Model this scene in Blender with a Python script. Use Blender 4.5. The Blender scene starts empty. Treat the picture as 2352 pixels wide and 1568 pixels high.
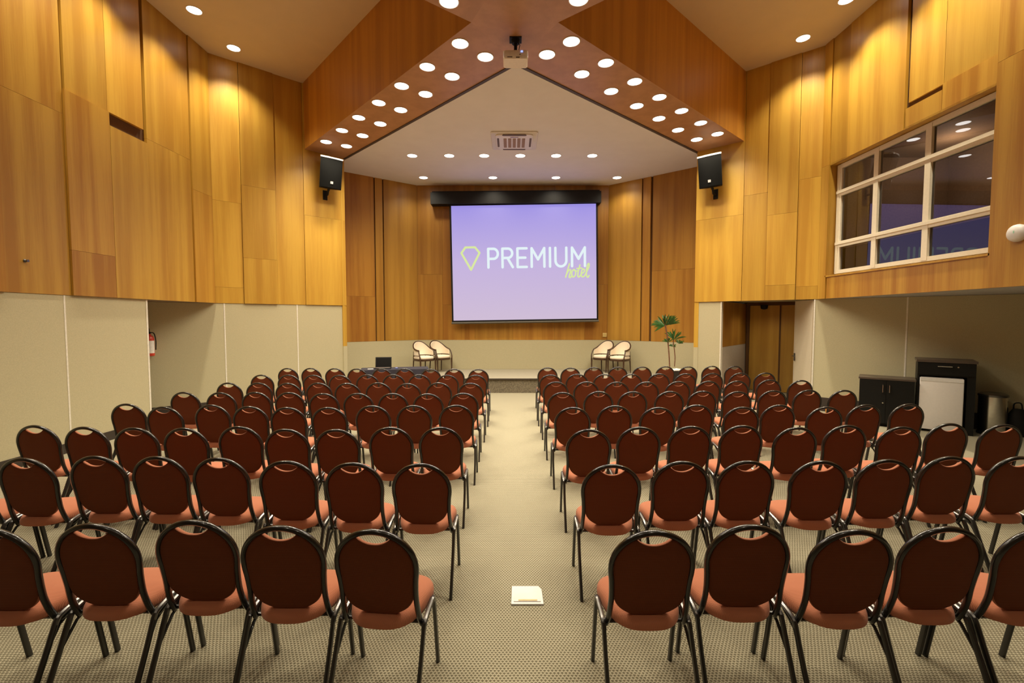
import bpy, math, random
from mathutils import Vector, Matrix
random.seed(7)
scene = bpy.context.scene
COL = scene.collection
R = math.radians

# ------------------------------------------------------------------ camera
cam_data = bpy.data.cameras.new('camera')
cam_data.sensor_width = 36.0
cam_data.lens = 1045.0 / 2352.0 * 36.0
cam_data.clip_end = 60
cam = bpy.data.objects.new('camera', cam_data)
cam.location = (0, 0, 1.88)
cam.rotation_euler = (R(90 - 2.85), 0, 0)
COL.objects.link(cam)
scene.camera = cam

# ------------------------------------------------------------------ world, exposure
world = bpy.data.worlds.new('world')
scene.world = world
world.use_nodes = True
world.node_tree.nodes['Background'].inputs[0].default_value = (1.0, 0.85, 0.65, 1)
world.node_tree.nodes['Background'].inputs[1].default_value = 0.02
scene.view_settings.view_transform = 'Standard'
scene.view_settings.look = 'None'
scene.view_settings.gamma = 1.0
scene.view_settings.use_curve_mapping = False
scene.view_settings.exposure = 0.0
scene.cycles.use_denoising = True
scene.cycles.max_bounces = 7
scene.cycles.diffuse_bounces = 4
scene.cycles.sample_clamp_indirect = 4.0

LAMP_COLOR = (1.0, 0.88, 0.67)
P_BEAM, P_STAGE, P_SIDE = 140.0, 85.0, 300.0

# ------------------------------------------------------------------ materials
def mat(name):
    m = bpy.data.materials.new(name)
    m.use_nodes = True
    nt = m.node_tree
    b = nt.nodes['Principled BSDF']
    return m, nt, b

def N(nt, t, **kw):
    n = nt.nodes.new(t)
    for k, v in kw.items():
        setattr(n, k, v)
    return n

def plain(name, col, rough=0.5, metal=0.0, noise=0.08, scale=30.0, bump=0.0, coat=0.0):
    m, nt, b = mat(name)
    b.inputs['Roughness'].default_value = rough
    b.inputs['Metallic'].default_value = metal
    b.inputs['Coat Weight'].default_value = coat
    tc = N(nt, 'ShaderNodeTexCoord')
    no = N(nt, 'ShaderNodeTexNoise')
    no.inputs['Scale'].default_value = scale
    no.inputs['Detail'].default_value = 3
    nt.links.new(tc.outputs['Object'], no.inputs['Vector'])
    rp = N(nt, 'ShaderNodeValToRGB')
    c0 = tuple(c * (1 - noise) for c in col) + (1,)
    c1 = tuple(min(1, c * (1 + noise)) for c in col) + (1,)
    rp.color_ramp.elements[0].position = 0.3
    rp.color_ramp.elements[1].position = 0.7
    rp.color_ramp.elements[0].color = c0
    rp.color_ramp.elements[1].color = c1
    nt.links.new(no.outputs['Fac'], rp.inputs['Fac'])
    nt.links.new(rp.outputs['Color'], b.inputs['Base Color'])
    if bump:
        bp = N(nt, 'ShaderNodeBump')
        bp.inputs['Strength'].default_value = bump
        bp.inputs['Distance'].default_value = 0.002
        nt.links.new(no.outputs['Fac'], bp.inputs['Height'])
        nt.links.new(bp.outputs['Normal'], b.inputs['Normal'])
    return m

def glow(name, col, strength):
    m, nt, b = mat(name)
    b.inputs['Base Color'].default_value = (0.02, 0.02, 0.02, 1)
    b.inputs['Roughness'].default_value = 0.8
    b.inputs['Emission Color'].default_value = tuple(col) + (1,)
    b.inputs['Emission Strength'].default_value = strength
    return m

def wood(name, dark, light, rough=0.38, streak=0.5):
    """veneer: vertical grain and broad streaks, tinted sheet by sheet through the attribute 'tint'"""
    m, nt, b = mat(name)
    L = nt.links.new
    geo = N(nt, 'ShaderNodeNewGeometry')
    at = N(nt, 'ShaderNodeAttribute', attribute_name='tint')
    sc = N(nt, 'ShaderNodeVectorMath', operation='MULTIPLY')
    sc.inputs[1].default_value = (1, 1, 0.035)
    L(geo.outputs['Position'], sc.inputs[0])
    off = N(nt, 'ShaderNodeVectorMath', operation='MULTIPLY_ADD')
    off.inputs[1].default_value = (37, 53, 11)
    L(at.outputs['Color'], off.inputs[0])
    L(sc.outputs[0], off.inputs[2])
    n1 = N(nt, 'ShaderNodeTexNoise')
    n1.inputs['Scale'].default_value = 5.0
    n1.inputs['Detail'].default_value = 2.0
    n1.inputs['Roughness'].default_value = 0.5
    L(off.outputs[0], n1.inputs['Vector'])
    n2 = N(nt, 'ShaderNodeTexNoise')
    n2.inputs['Scale'].default_value = 70.0
    n2.inputs['Detail'].default_value = 4.0
    L(off.outputs[0], n2.inputs['Vector'])
    mx = N(nt, 'ShaderNodeMix', data_type='FLOAT')
    mx.inputs['Factor'].default_value = 0.22
    L(n1.outputs['Fac'], mx.inputs[2])
    L(n2.outputs['Fac'], mx.inputs[3])
    rp = N(nt, 'ShaderNodeValToRGB')
    rp.color_ramp.elements[0].position = 0.40
    rp.color_ramp.elements[1].position = 0.60
    rp.color_ramp.elements[0].color = tuple(dark) + (1,)
    rp.color_ramp.elements[1].color = tuple(light) + (1,)
    L(mx.outputs[0], rp.inputs['Fac'])
    # sheet tint: r = brightness, g = share of yellow
    sep = N(nt, 'ShaderNodeSeparateColor')
    L(at.outputs['Color'], sep.inputs[0])
    my = N(nt, 'ShaderNodeMix', data_type='RGBA')
    my.inputs[7].default_value = (0.50, 0.345, 0.052, 1)
    gm = N(nt, 'ShaderNodeMath', operation='MULTIPLY')
    gm.inputs[1].default_value = streak
    L(sep.outputs[1], gm.inputs[0])
    L(gm.outputs[0], my.inputs[0])
    L(rp.outputs['Color'], my.inputs[6])
    br = N(nt, 'ShaderNodeMapRange')
    br.inputs['To Min'].default_value = 0.78
    br.inputs['To Max'].default_value = 1.18
    L(sep.outputs[0], br.inputs['Value'])
    ml = N(nt, 'ShaderNodeVectorMath', operation='SCALE')
    L(my.outputs[2], ml.inputs[0])
    L(br.outputs['Result'], ml.inputs['Scale'])
    L(ml.outputs[0], b.inputs['Base Color'])
    b.inputs['Roughness'].default_value = rough
    bp = N(nt, 'ShaderNodeBump')
    bp.inputs['Strength'].default_value = 0.08
    bp.inputs['Distance'].default_value = 0.003
    L(n2.outputs['Fac'], bp.inputs['Height'])
    L(bp.outputs['Normal'], b.inputs['Normal'])
    return m

def woven(name, c_dark, c_light, pitch, rough=0.85, bump=0.4, coords='Object', sheen=0.15, spec=0.5):
    """small crossed weave from two sine waves"""
    m, nt, b = mat(name)
    L = nt.links.new
    tc = N(nt, 'ShaderNodeTexCoord')
    sep = N(nt, 'ShaderNodeSeparateXYZ')
    L(tc.outputs[coords], sep.inputs[0])
    k = 2 * math.pi / pitch
    def wave(a, bsock, kk, add):
        s = N(nt, 'ShaderNodeMath', operation='ADD' if add > 0 else 'SUBTRACT')
        L(a, s.inputs[0]); L(bsock, s.inputs[1])
        mu = N(nt, 'ShaderNodeMath', operation='MULTIPLY'); mu.inputs[1].default_value = kk
        L(s.outputs[0], mu.inputs[0])
        si = N(nt, 'ShaderNodeMath', operation='SINE'); L(mu.outputs[0], si.inputs[0])
        return si.outputs[0]
    zy = N(nt, 'ShaderNodeMath', operation='ADD'); L(sep.outputs[1], zy.inputs[0]); L(sep.outputs[2], zy.inputs[1])
    w1 = wave(sep.outputs[0], zy.outputs[0], k, 1)
    w2 = wave(sep.outputs[0], zy.outputs[0], k, -1)
    mu = N(nt, 'ShaderNodeMath', operation='MULTIPLY'); L(w1, mu.inputs[0]); L(w2, mu.inputs[1])
    mr = N(nt, 'ShaderNodeMapRange'); mr.inputs['From Min'].default_value = -1
    L(mu.outputs[0], mr.inputs['Value'])
    rp = N(nt, 'ShaderNodeValToRGB')
    rp.color_ramp.elements[0].color = tuple(c_dark) + (1,)
    rp.color_ramp.elements[1].color = tuple(c_light) + (1,)
    L(mr.outputs['Result'], rp.inputs['Fac'])
    L(rp.outputs['Color'], b.inputs['Base Color'])
    b.inputs['Roughness'].default_value = rough
    b.inputs['Sheen Weight'].default_value = sheen
    b.inputs['Specular IOR Level'].default_value = spec
    bp = N(nt, 'ShaderNodeBump')
    bp.inputs['Strength'].default_value = bump
    bp.inputs['Distance'].default_value = 0.002
    L(mr.outputs['Result'], bp.inputs['Height'])
    L(bp.outputs['Normal'], b.inputs['Normal'])
    return m

def carpet(name, light, mid, dark, cell=(0.045, 0.030)):
    """basket-like loop pile: rows of small humps, every other row shifted by half"""
    m, nt, b = mat(name)
    L = nt.links.new
    geo = N(nt, 'ShaderNodeNewGeometry')
    sep = N(nt, 'ShaderNodeSeparateXYZ'); L(geo.outputs['Position'], sep.inputs[0])
    wob = N(nt, 'ShaderNodeTexNoise'); wob.inputs['Scale'].default_value = 9
    L(geo.outputs['Position'], wob.inputs['Vector'])
    def M(op, a, bb=None):
        n = N(nt, 'ShaderNodeMath', operation=op)
        for i, s in enumerate((a, bb)):
            if s is None: continue
            if isinstance(s, (int, float)): n.inputs[i].default_value = s
            else: L(s, n.inputs[i])
        return n.outputs[0]
    y = M('ADD', M('DIVIDE', sep.outputs[1], cell[1]), M('MULTIPLY', wob.outputs['Fac'], 0.9))
    row = M('FLOOR', y)
    half = M('MULTIPLY', M('MODULO', row, 2.0), 0.5)
    x = M('ADD', M('DIVIDE', sep.outputs[0], cell[0]), half)
    fx = M('SUBTRACT', M('FRACT', x), 0.5)
    fy = M('SUBTRACT', M('FRACT', y), 0.5)
    # hump: arch shape, dark in the dips between loops
    arch = M('ADD', fy, M('MULTIPLY', M('MULTIPLY', fx, fx), 2.4))
    d = M('ABSOLUTE', M('SUBTRACT', arch, 0.18))
    h = M('SUBTRACT', 1.0, M('MULTIPLY', d, 2.0))
    fine = N(nt, 'ShaderNodeTexNoise'); fine.inputs['Scale'].default_value = 160; fine.inputs['Detail'].default_value = 2
    L(geo.outputs['Position'], fine.inputs['Vector'])
    hh = M('ADD', M('MULTIPLY', h, 0.8), M('MULTIPLY', M('SUBTRACT', fine.outputs['Fac'], 0.5), 0.5))
    rp = N(nt, 'ShaderNodeValToRGB')
    e = rp.color_ramp.elements
    e[0].position = 0.12; e[0].color = tuple(dark) + (1,)
    e[1].position = 0.80; e[1].color = tuple(light) + (1,)
    x1 = e.new(0.42); x1.color = tuple(mid) + (1,)
    L(hh, rp.inputs['Fac'])
    L(rp.outputs['Color'], b.inputs['Base Color'])
    b.inputs['Roughness'].default_value = 0.95
    bp = N(nt, 'ShaderNodeBump'); bp.inputs['Strength'].default_value = 0.5; bp.inputs['Distance'].default_value = 0.004
    L(hh, bp.inputs['Height']); L(bp.outputs['Normal'], b.inputs['Normal'])
    return m

M_WOOD = wood('amber_veneer', (0.36, 0.150, 0.014), (0.51, 0.275, 0.037))
M_WOOD_STAGE = wood('stage_veneer', (0.33, 0.130, 0.017), (0.47, 0.225, 0.034))
M_WOOD_BEAM = wood('beam_veneer', (0.44, 0.19, 0.023), (0.56, 0.265, 0.037), rough=0.42, streak=0.0)
M_WOOD_SOFFIT = wood('beam_soffit_bounce_veneer', (0.43, 0.23, 0.11), (0.50, 0.27, 0.135), rough=0.42, streak=0.0)  # reddish reflected light put into the colour of the beam undersides
M_WOOD_DOOR = wood('door_veneer', (0.44, 0.22, 0.03), (0.56, 0.31, 0.05), streak=0.3)
M_GAP = plain('dark_joint', (0.11, 0.048, 0.012), 0.8)
M_BEIGE = plain('beige_wall_cloth', (0.47, 0.425, 0.27), 0.9, noise=0.07, scale=90, bump=0.2)
M_SEAM = plain('cream_seam_strip', (0.72, 0.68, 0.58), 0.6)
M_CEIL = plain('ceiling_paint_wood_bounce', (0.64, 0.53, 0.385), 0.9, noise=0.02, scale=3)  # whitish paint, warm bounce off the wood put into its colour
M_CEIL_ST = plain('stage_ceiling_paint', (0.74, 0.74, 0.74), 0.9, noise=0.02, scale=3)
M_CARPET = carpet('loop_carpet', (0.46, 0.425, 0.308), (0.30, 0.27, 0.18), (0.13, 0.112, 0.066), cell=(0.0205, 0.0168))
M_CARPET_ST = plain('stage_carpet', (0.31, 0.28, 0.205), 0.95, noise=0.15, scale=120, bump=0.4)
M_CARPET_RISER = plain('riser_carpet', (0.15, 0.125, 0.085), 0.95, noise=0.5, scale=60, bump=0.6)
M_SKIRT = plain('dark_skirting', (0.035, 0.025, 0.018), 0.6)
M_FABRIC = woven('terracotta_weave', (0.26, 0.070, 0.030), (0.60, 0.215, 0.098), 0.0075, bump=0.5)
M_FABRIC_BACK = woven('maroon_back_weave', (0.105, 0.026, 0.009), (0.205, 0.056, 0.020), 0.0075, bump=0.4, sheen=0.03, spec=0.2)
M_FRAME = plain('black_tube', (0.012, 0.011, 0.010), 0.22, noise=0.05, coat=0.3)
M_LEG = plain('dark_leg_tube', (0.022, 0.021, 0.019), 0.3, noise=0.05, coat=0.2)
M_RAIL = plain('gunmetal_tube', (0.16, 0.155, 0.15), 0.25, metal=0.85)
M_BLACK = plain('matt_black', (0.010, 0.010, 0.010), 0.6)
M_BLACK.node_tree.nodes['Principled BSDF'].inputs['Specular IOR Level'].default_value = 0.25
M_GRILLE = plain('speaker_grille', (0.005, 0.005, 0.0045), 0.9, noise=0.3, scale=300)
M_GRILLE.node_tree.nodes['Principled BSDF'].inputs['Specular IOR Level'].default_value = 0.08
M_WHITE = plain('white_plastic', (0.72, 0.71, 0.69), 0.4, noise=0.03)
M_PROJ = plain('ivory_plastic', (0.80, 0.75, 0.62), 0.45, noise=0.03)
M_VENT = plain('vent_shadow', (0.13, 0.095, 0.08), 0.7)
M_FILTER_GREY = plain('badge_grey', (.42, .42, .42), .6)
M_FILTER = plain('filter_mesh', (0.32, 0.22, 0.19), 0.8, noise=0.2, scale=200)
M_WHITE_PAINT = plain('cream_paint', (0.78, 0.72, 0.56), 0.45, noise=0.03)
M_CHROME = plain('brushed_steel', (0.62, 0.60, 0.56), 0.22, metal=1.0)
M_CAB = plain('black_laminate', (0.008, 0.008, 0.0075), 0.45)
M_CAB.node_tree.nodes['Principled BSDF'].inputs['Specular IOR Level'].default_value = 0.2
M_CABTOP = plain('dark_laminate_top', (0.075, 0.055, 0.042), 0.35)
M_FRIDGE = plain('white_enamel', (0.74, 0.71, 0.68), 0.35, noise=0.02)
M_CREAM = plain('cream_upholstery', (0.80, 0.70, 0.55), 0.85, noise=0.05, scale=80, bump=0.2)
M_DKWOOD = plain('dark_stained_wood', (0.055, 0.026, 0.012), 0.35, noise=0.25, scale=20)
M_CLOTH = plain('navy_cloth', (0.020, 0.019, 0.032), 0.8, noise=0.15, scale=60)
M_LEAF = plain('palm_leaf', (0.035, 0.11, 0.022), 0.4, noise=0.35, scale=14)
M_TRUNK = plain('thin_trunk', (0.16, 0.07, 0.035), 0.8, noise=0.3, scale=40)
M_PEBBLE = plain('white_pebbles', (0.78, 0.74, 0.66), 0.7, noise=0.2, scale=60, bump=0.8)
M_POT = plain('black_planter', (0.02, 0.018, 0.015), 0.4)
M_RED = plain('extinguisher_red', (0.55, 0.05, 0.025), 0.3)
M_LABEL = plain('white_label', (0.8, 0.78, 0.74), 0.5)
M_BRASS = plain('brass_strip', (0.75, 0.52, 0.24), 0.4)
M_PLATE = plain('outlet_ivory', (0.62, 0.46, 0.16), 0.5)
M_ORANGE = plain('orange_wood_block', (0.55, 0.22, 0.03), 0.5)
M_DOORWHITE = plain('off_white_door', (0.60, 0.53, 0.40), 0.5, noise=0.03)
M_NICHE = plain('niche_wainscot', (0.44, 0.37, 0.30), 0.8)
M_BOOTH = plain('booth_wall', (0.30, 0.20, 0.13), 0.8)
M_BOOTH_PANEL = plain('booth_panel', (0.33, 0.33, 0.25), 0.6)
M_LAMP = glow('lamp_glow', (1.0, 0.96, 0.88), 8.0)
M_LAMP_RIM = plain('lamp_rim', (0.75, 0.70, 0.62), 0.4)
M_LED = glow('blue_led', (0.30, 0.38, 1.0), 1.6)

def glass_mat():
    m = bpy.data.materials.new('window_glass')
    m.use_nodes = True
    nt = m.node_tree
    nt.nodes.clear()
    o = N(nt, 'ShaderNodeOutputMaterial')
    mix = N(nt, 'ShaderNodeMixShader')
    tr = N(nt, 'ShaderNodeBsdfTransparent'); tr.inputs[0].default_value = (0.72, 0.70, 0.68, 1)
    gl = N(nt, 'ShaderNodeBsdfGlossy'); gl.inputs['Roughness'].default_value = 0.0
    gl.inputs[0].default_value = (0.95, 0.95, 1, 1)
    fr = N(nt, 'ShaderNodeFresnel'); fr.inputs[0].default_value = 1.75
    nt.links.new(fr.outputs[0], mix.inputs[0])
    nt.links.new(tr.outputs[0], mix.inputs[1])
    nt.links.new(gl.outputs[0], mix.inputs[2])
    nt.links.new(mix.outputs[0], o.inputs[0])
    return m
M_GLASS = glass_mat()

def screen_mat():
    """the projected picture: lilac that pales towards the bottom of the slide"""
    m, nt, b = mat('projected_slide')
    tc = N(nt, 'ShaderNodeTexCoord')
    sep = N(nt, 'ShaderNodeSeparateXYZ')
    nt.links.new(tc.outputs['Object'], sep.inputs[0])
    mr = N(nt, 'ShaderNodeMapRange')
    mr.inputs['From Min'].default_value = -1.65
    mr.inputs['From Max'].default_value = 1.65
    nt.links.new(sep.outputs[2], mr.inputs['Value'])
    rp = N(nt, 'ShaderNodeValToRGB')
    e = rp.color_ramp.elements
    e[0].position = 0; e[0].color = (0.60, 0.49, 0.68, 1)
    e[1].position = 1; e[1].color = (0.34, 0.29, 0.81, 1)
    x = e.new(0.5); x.color = (0.54, 0.44, 0.76, 1)
    nt.links.new(mr.outputs[0], rp.inputs['Fac'])
    b.inputs['Base Color'].default_value = (0.05, 0.05, 0.05, 1)
    b.inputs['Roughness'].default_value = 0.9
    nt.links.new(rp.outputs['Color'], b.inputs['Emission Color'])
    b.inputs['Emission Strength'].default_value = 0.93
    return m
M_SLIDE = screen_mat()
M_TXT_W = glow('slide_white', (0.74, 0.86, 0.90), 1.0)
M_TXT_Y = glow('slide_lime', (0.66, 0.78, 0.34), 1.0)

# ------------------------------------------------------------------ mesh helpers
class MB:
    def __init__(self):
        self.v, self.f, self.mi, self.t = [], [], [], []
    def face(self, idx, mi=0, tint=(0.5, 0.5, 0.5)):
        self.f.append(tuple(idx)); self.mi.append(mi); self.t.append(tint)
    def box(self, c, s, mi=0, rot=None, tint=(0.5, 0.5, 0.5)):
        n = len(self.v)
        for dx in (-.5, .5):
            for dy in (-.5, .5):
                for dz in (-.5, .5):
                    p = Vector((dx * s[0], dy * s[1], dz * s[2]))
                    if rot is not None: p = rot @ p
                    self.v.append(tuple(p + Vector(c)))
        for q in ((0, 1, 3, 2), (4, 6, 7, 5), (0, 4, 5, 1), (2, 3, 7, 6), (0, 2, 6, 4), (1, 5, 7, 3)):
            self.face([n + i for i in q], mi, tint)
        return self
    def rbox(self, c, s, r=0.01, mi=0, rot=None, seg=3):
        """box with rounded vertical-plan corners and a small chamfer on top and bottom"""
        hx, hy, hz = s[0] / 2, s[1] / 2, s[2] / 2
        pts = []
        for cx, cy, a0 in ((hx - r, hy - r, 0), (-hx + r, hy - r, 90), (-hx + r, -hy + r, 180), (hx - r, -hy + r, 270)):
            for k in range(seg + 1):
                a = R(a0 + 90 * k / seg)
                pts.append((cx + r * math.cos(a), cy + r * math.sin(a)))
        ch = min(r * .5, hz * .4)
        rings = []
        for z, k in ((-hz, 1 - ch / max(hx, hy)), (-hz + ch, 1), (hz - ch, 1), (hz, 1 - ch / max(hx, hy))):
            ring = []
            for x, y in pts:
                p = Vector((x * k, y * k, z))
                if rot is not None: p = rot @ p
                self.v.append(tuple(p + Vector(c))); ring.append(len(self.v) - 1)
            rings.append(ring)
        self.bridge(rings, mi)
        self.face(rings[0][::-1], mi); self.face(rings[-1], mi)
        return self
    def bridge(self, rings, mi=0, closed=True, tint=(0.5, 0.5, 0.5)):
        for a, b in zip(rings, rings[1:]):
            n = len(a)
            for i in range(n if closed else n - 1):
                j = (i + 1) % n
                self.face((a[i], a[j], b[j], b[i]), mi, tint)
    def ring(self, pts):
        s = len(self.v)
        self.v.extend(tuple(p) for p in pts)
        return list(range(s, s + len(pts)))
    def tube(self, pts, r, n=10, mi=0, closed=False, ry=None, side=None):
        """tube along pts; r radius (or list); ry: half size along `side`, for oval tube"""
        P = [Vector(p) for p in pts]
        m = len(P)
        rings, prev = [], None
        for i, p in enumerate(P):
            if closed: t = (P[(i + 1) % m] - P[i - 1]).normalized()
            else: t = (P[min(i + 1, m - 1)] - P[max(i - 1, 0)]).normalized()
            if side is not None:
                u = Vector(side); u = (u - t * u.dot(t))
                if u.length < 1e-4: u = t.orthogonal()
                u.normalize()
            elif prev is None:
                u = t.orthogonal().normalized()
            else:
                u = (prev - t * prev.dot(t)).normalized()
            prev = u
            w = t.cross(u)
            rr = r[i] if isinstance(r, (list, tuple)) else r
            r2 = rr if ry is None else ry
            rings.append(self.ring([p + u * (r2 * math.cos(2 * math.pi * k / n)) + w * (rr * math.sin(2 * math.pi * k / n)) for k in range(n)]))
        self.bridge(rings, mi)
        if closed: self.bridge([rings[-1], rings[0]], mi)
        else:
            self.face(rings[0][::-1], mi); self.face(rings[-1], mi)
        return self
    def lathe(self, prof, c=(0, 0, 0), n=24, mi=0):
        rings = []
        for r, z in prof:
            rings.append(self.ring([(c[0] + r * math.cos(2 * math.pi * k / n), c[1] + r * math.sin(2 * math.pi * k / n), c[2] + z) for k in range(n)]))
        self.bridge(rings, mi)
        self.face(rings[0][::-1], mi); self.face(rings[-1], mi)
        return self
    def poly(self, pts, mi=0, tint=(0.5, 0.5, 0.5)):
        self.face(self.ring(pts), mi, tint)
        return self
    def prism(self, pts, z0, z1, mi=0, mi_top=None, mi_bot=None, tint=(0.5, 0.5, 0.5)):
        a = self.ring([(x, y, z0) for x, y in pts]); b = self.ring([(x, y, z1) for x, y in pts])
        self.bridge([a, b], mi, tint=tint)
        self.face(a[::-1], mi if mi_bot is None else mi_bot, tint); self.face(b, mi if mi_top is None else mi_top, tint)
        return self
    def build(self, name, mats, parent=None, smooth=True, angle=40, loc=None, recalc=True):
        me = bpy.data.meshes.new(name)
        me.from_pydata(self.v, [], self.f)
        for m in (mats if isinstance(mats, (list, tuple)) else [mats]):
            me.materials.append(m)
        me.polygons.foreach_set('material_index', self.mi)
        at = me.attributes.new('tint', 'FLOAT_COLOR', 'CORNER')
        data = []
        for p, t in zip(me.polygons, self.t):
            for _ in range(p.loop_total): data.extend((t[0], t[1], t[2], 1.0))
        at.data.foreach_set('color', data)
        import bmesh
        bm = bmesh.new(); bm.from_mesh(me)
        if recalc: bmesh.ops.recalc_face_normals(bm, faces=bm.faces)
        bm.to_mesh(me); bm.free()
        if smooth:
            me.polygons.foreach_set('use_smooth', [True] * len(me.polygons))
            try: me.set_sharp_from_angle(angle=R(angle))
            except Exception: pass
        o = bpy.data.objects.new(name, me)
        COL.objects.link(o)
        if parent is not None: o.parent = parent
        if loc is not None: o.location = loc
        return o

def tag(o, label, cat, group=None):
    o['label'] = label; o['category'] = cat
    if group: o['group'] = group
    return o

def thing(name, label, cat, loc=(0, 0, 0), rz=0.0, group=None):
    o = bpy.data.objects.new(name, None)
    o.empty_display_size = 0.1
    COL.objects.link(o)
    o.location = loc; o.rotation_euler = (0, 0, rz)
    return tag(o, label, cat, group)

def struct(o):
    o['kind'] = 'structure'
    return o

def dup(root, loc, rz, label):
    r = root.copy(); COL.objects.link(r)
    r.location = loc; r.rotation_euler = (0, 0, rz); r['label'] = label
    for ch in root.children:
        if ch.type != 'MESH': continue
        c = ch.copy(); COL.objects.link(c); c.parent = r
        for g in ch.children:
            d = g.copy(); COL.objects.link(d); d.parent = c
    return r

def smoothpath(pts, n=6):
    """Catmull-Rom through pts"""
    P = [Vector(p) for p in pts]
    P = [P[0] * 2 - P[1]] + P + [P[-1] * 2 - P[-2]]
    out = []
    for i in range(1, len(P) - 2):
        for k in range(n):
            t = k / n
            a, b, c, d = P[i - 1], P[i], P[i + 1], P[i + 2]
            out.append(0.5 * ((2 * b) + (c - a) * t + (2 * a - 5 * b + 4 * c - d) * t * t + (3 * b - a - 3 * c + d) * t ** 3))
    out.append(P[-2])
    return out

# ------------------------------------------------------------------ the room shell
HC = 7.30          # main ceiling
HB = 5.80          # underside of the beams and stage ceiling
SL, SR = 2.21, 2.28    # underside of the wood panelling, by side
XL, XR = -6.23, 6.24
CL, CR = (XL, 9.55), (XR, 9.30)           # inner corners of the panelling
EL, ER = (-4.13, 11.38), (4.37, 10.93)    # edges of the stage opening
KL, KR = (-2.80, 13.60), (2.85, 13.60)    # corners of the stage back wall
JL, JR = (-4.95, 12.00), (5.05, 11.72)    # outer ends of the stage side walls
ST = 0.37          # stage floor
WD = 1.25          # lower edge of the wood on the stage
REAR = -3.2

struct(MB().poly([(-9, REAR - .3, 0), (10, REAR - .3, 0), (10, 14.2, 0), (-9, 14.2, 0)]).build('floor', M_CARPET, smooth=False))

class Wall:
    """frame of a vertical wall from p to q; w(s, z, off) gives a point `off` metres into the room"""
    def __init__(self, p, q, inward):
        self.p = Vector((p[0], p[1], 0)); d = Vector((q[0] - p[0], q[1] - p[1], 0))
        self.len = d.length; self.d = d.normalized()
        n = Vector((-self.d.y, self.d.x, 0))
        if n.dot(Vector((inward[0], inward[1], 0))) < 0: n = -n
        self.n = n
        self.rot = Matrix((self.d, n, Vector((0, 0, 1)))).transposed()
    def w(self, s, z, off=0.0):
        v = self.p + self.d * s + self.n * off
        return Vector((v.x, v.y, z))
    def slab(self, mb, s0, s1, z0, z1, off=0.0, thick=0.04, mi=0, tint=(0.5, 0.5, 0.5)):
        c = self.w((s0 + s1) / 2, (z0 + z1) / 2, off - thick / 2)
        mb.box(c, (s1 - s0, thick, z1 - z0), mi, self.rot, tint)

def sheet_tint(b=None, y=None):
    return (random.random() if b is None else b, random.random() ** 2 if y is None else y, random.random())

def panels(mb, wall, cols, gap=0.006):
    """cols: (s0, s1, [z breaks], offset, brightness or None, yellow or None)"""
    for s0, s1, zs, off, b, y in cols:
        base = random.random() if b is None else b
        for z0, z1 in zip(zs, zs[1:]):
            t = sheet_tint(min(1, max(0, base + random.uniform(-.22, .22))), y)
            wall.slab(mb, s0 + gap / 2, s1 - gap / 2, z0 + .0015, z1 - .0015, off, 0.05, 0, t)

# left side wall (runs towards the stage): s = y - REAR
WL = Wall((XL, REAR), CL, (1, 0))
y2s = lambda y: y - REAR
mb = MB()
WL.slab(mb, 0, WL.len, SL + .01, HC, -0.05, 0.05, 1)
panels(mb, WL, [
    (0, y2s(1.0), [SL, 4.4, HC], 0, .4, None), (y2s(1.0), y2s(2.6), [SL, 4.8, HC], 0.02, .5, None),
    (y2s(2.6), y2s(4.1), [SL, 4.4, HC], 0, .5, None), (y2s(4.1), y2s(5.62), [SL, 4.7, HC], 0.02, .4, None),
    (y2s(5.62), y2s(6.46), [SL, 4.72, HC], 0.0, .35, .2),
    (y2s(6.46), y2s(7.17), [SL, 2.85, 5.06], 0.03, .3, .1), (y2s(7.17), y2s(7.90), [SL, 4.86], 0.03, .4, .5),
    (y2s(6.50), y2s(7.17), [5.06, HC], -0.0, .6, .5), (y2s(7.17), y2s(7.86), [5.07, HC], 0.0, .8, .5),
    (y2s(7.92), y2s(8.98), [SL, 4.95, HC], 0.0, .55, .5), (y2s(8.98), WL.len, [SL, 4.4, HC], 0.025, .5, .4),
])
struct(mb.build('wall_left_upper', [M_WOOD, M_GAP], smooth=False))

# left diagonal panelling
WLD = Wall(CL, EL, (1, -1))
def s_of(wall, k):
    """parameter of the point of the wall whose x / y equals k"""
    return (k * wall.p.y - wall.p.x) / (wall.d.x - k * wall.d.y)
kx = lambda u: (u - 1176) / 1045.0
mb = MB()
WLD.slab(mb, 0, WLD.len - .03, SL + .01, HC, -0.05, 0.05, 1)
a, b_, c_ = s_of(WLD, kx(563)), s_of(WLD, kx(640)), s_of(WLD, kx(704))
panels(mb, WLD, [
    (0, a, [SL, 2.55, 4.35, HC], 0.0, .75, .6), (a, b_, [SL, 3.2, 4.75, HC], 0.02, .6, .6),
    (b_, c_, [SL, HC], 0.0, .6, .6), (c_, WLD.len, [SL, 4.3, HC], 0.012, .95, .75)])
struct(mb.build('wall_left_corner_upper', [M_WOOD, M_GAP], smooth=False))

# left lower walls, beige
WLL = Wall((XL - .01, REAR), (XL - .01, 7.80), (1, 0))
mb = MB()
WLL.slab(mb, 0, WLL.len, 0, SL, 0, 0.16)
struct(mb.build('wall_left_lower', M_BEIGE, smooth=False))
mb = MB()
for y in (6.36, 3.3, 0.3): WLL.slab(mb, y2s(y) - .012, y2s(y) + .012, 0.14, SL - .002, 0.004, 0.008)
WLL.slab(mb, WLL.len - .03, WLL.len + .004, 0.0, SL - .002, 0.006, 0.17)
struct(mb.build('trim_1', M_SEAM, smooth=False))
mb = MB(); WLL.slab(mb, 0, WLL.len - .03, 0, .14, 0.014, 0.014)
struct(mb.build('baseboard_left', M_SKIRT, smooth=False))

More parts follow.
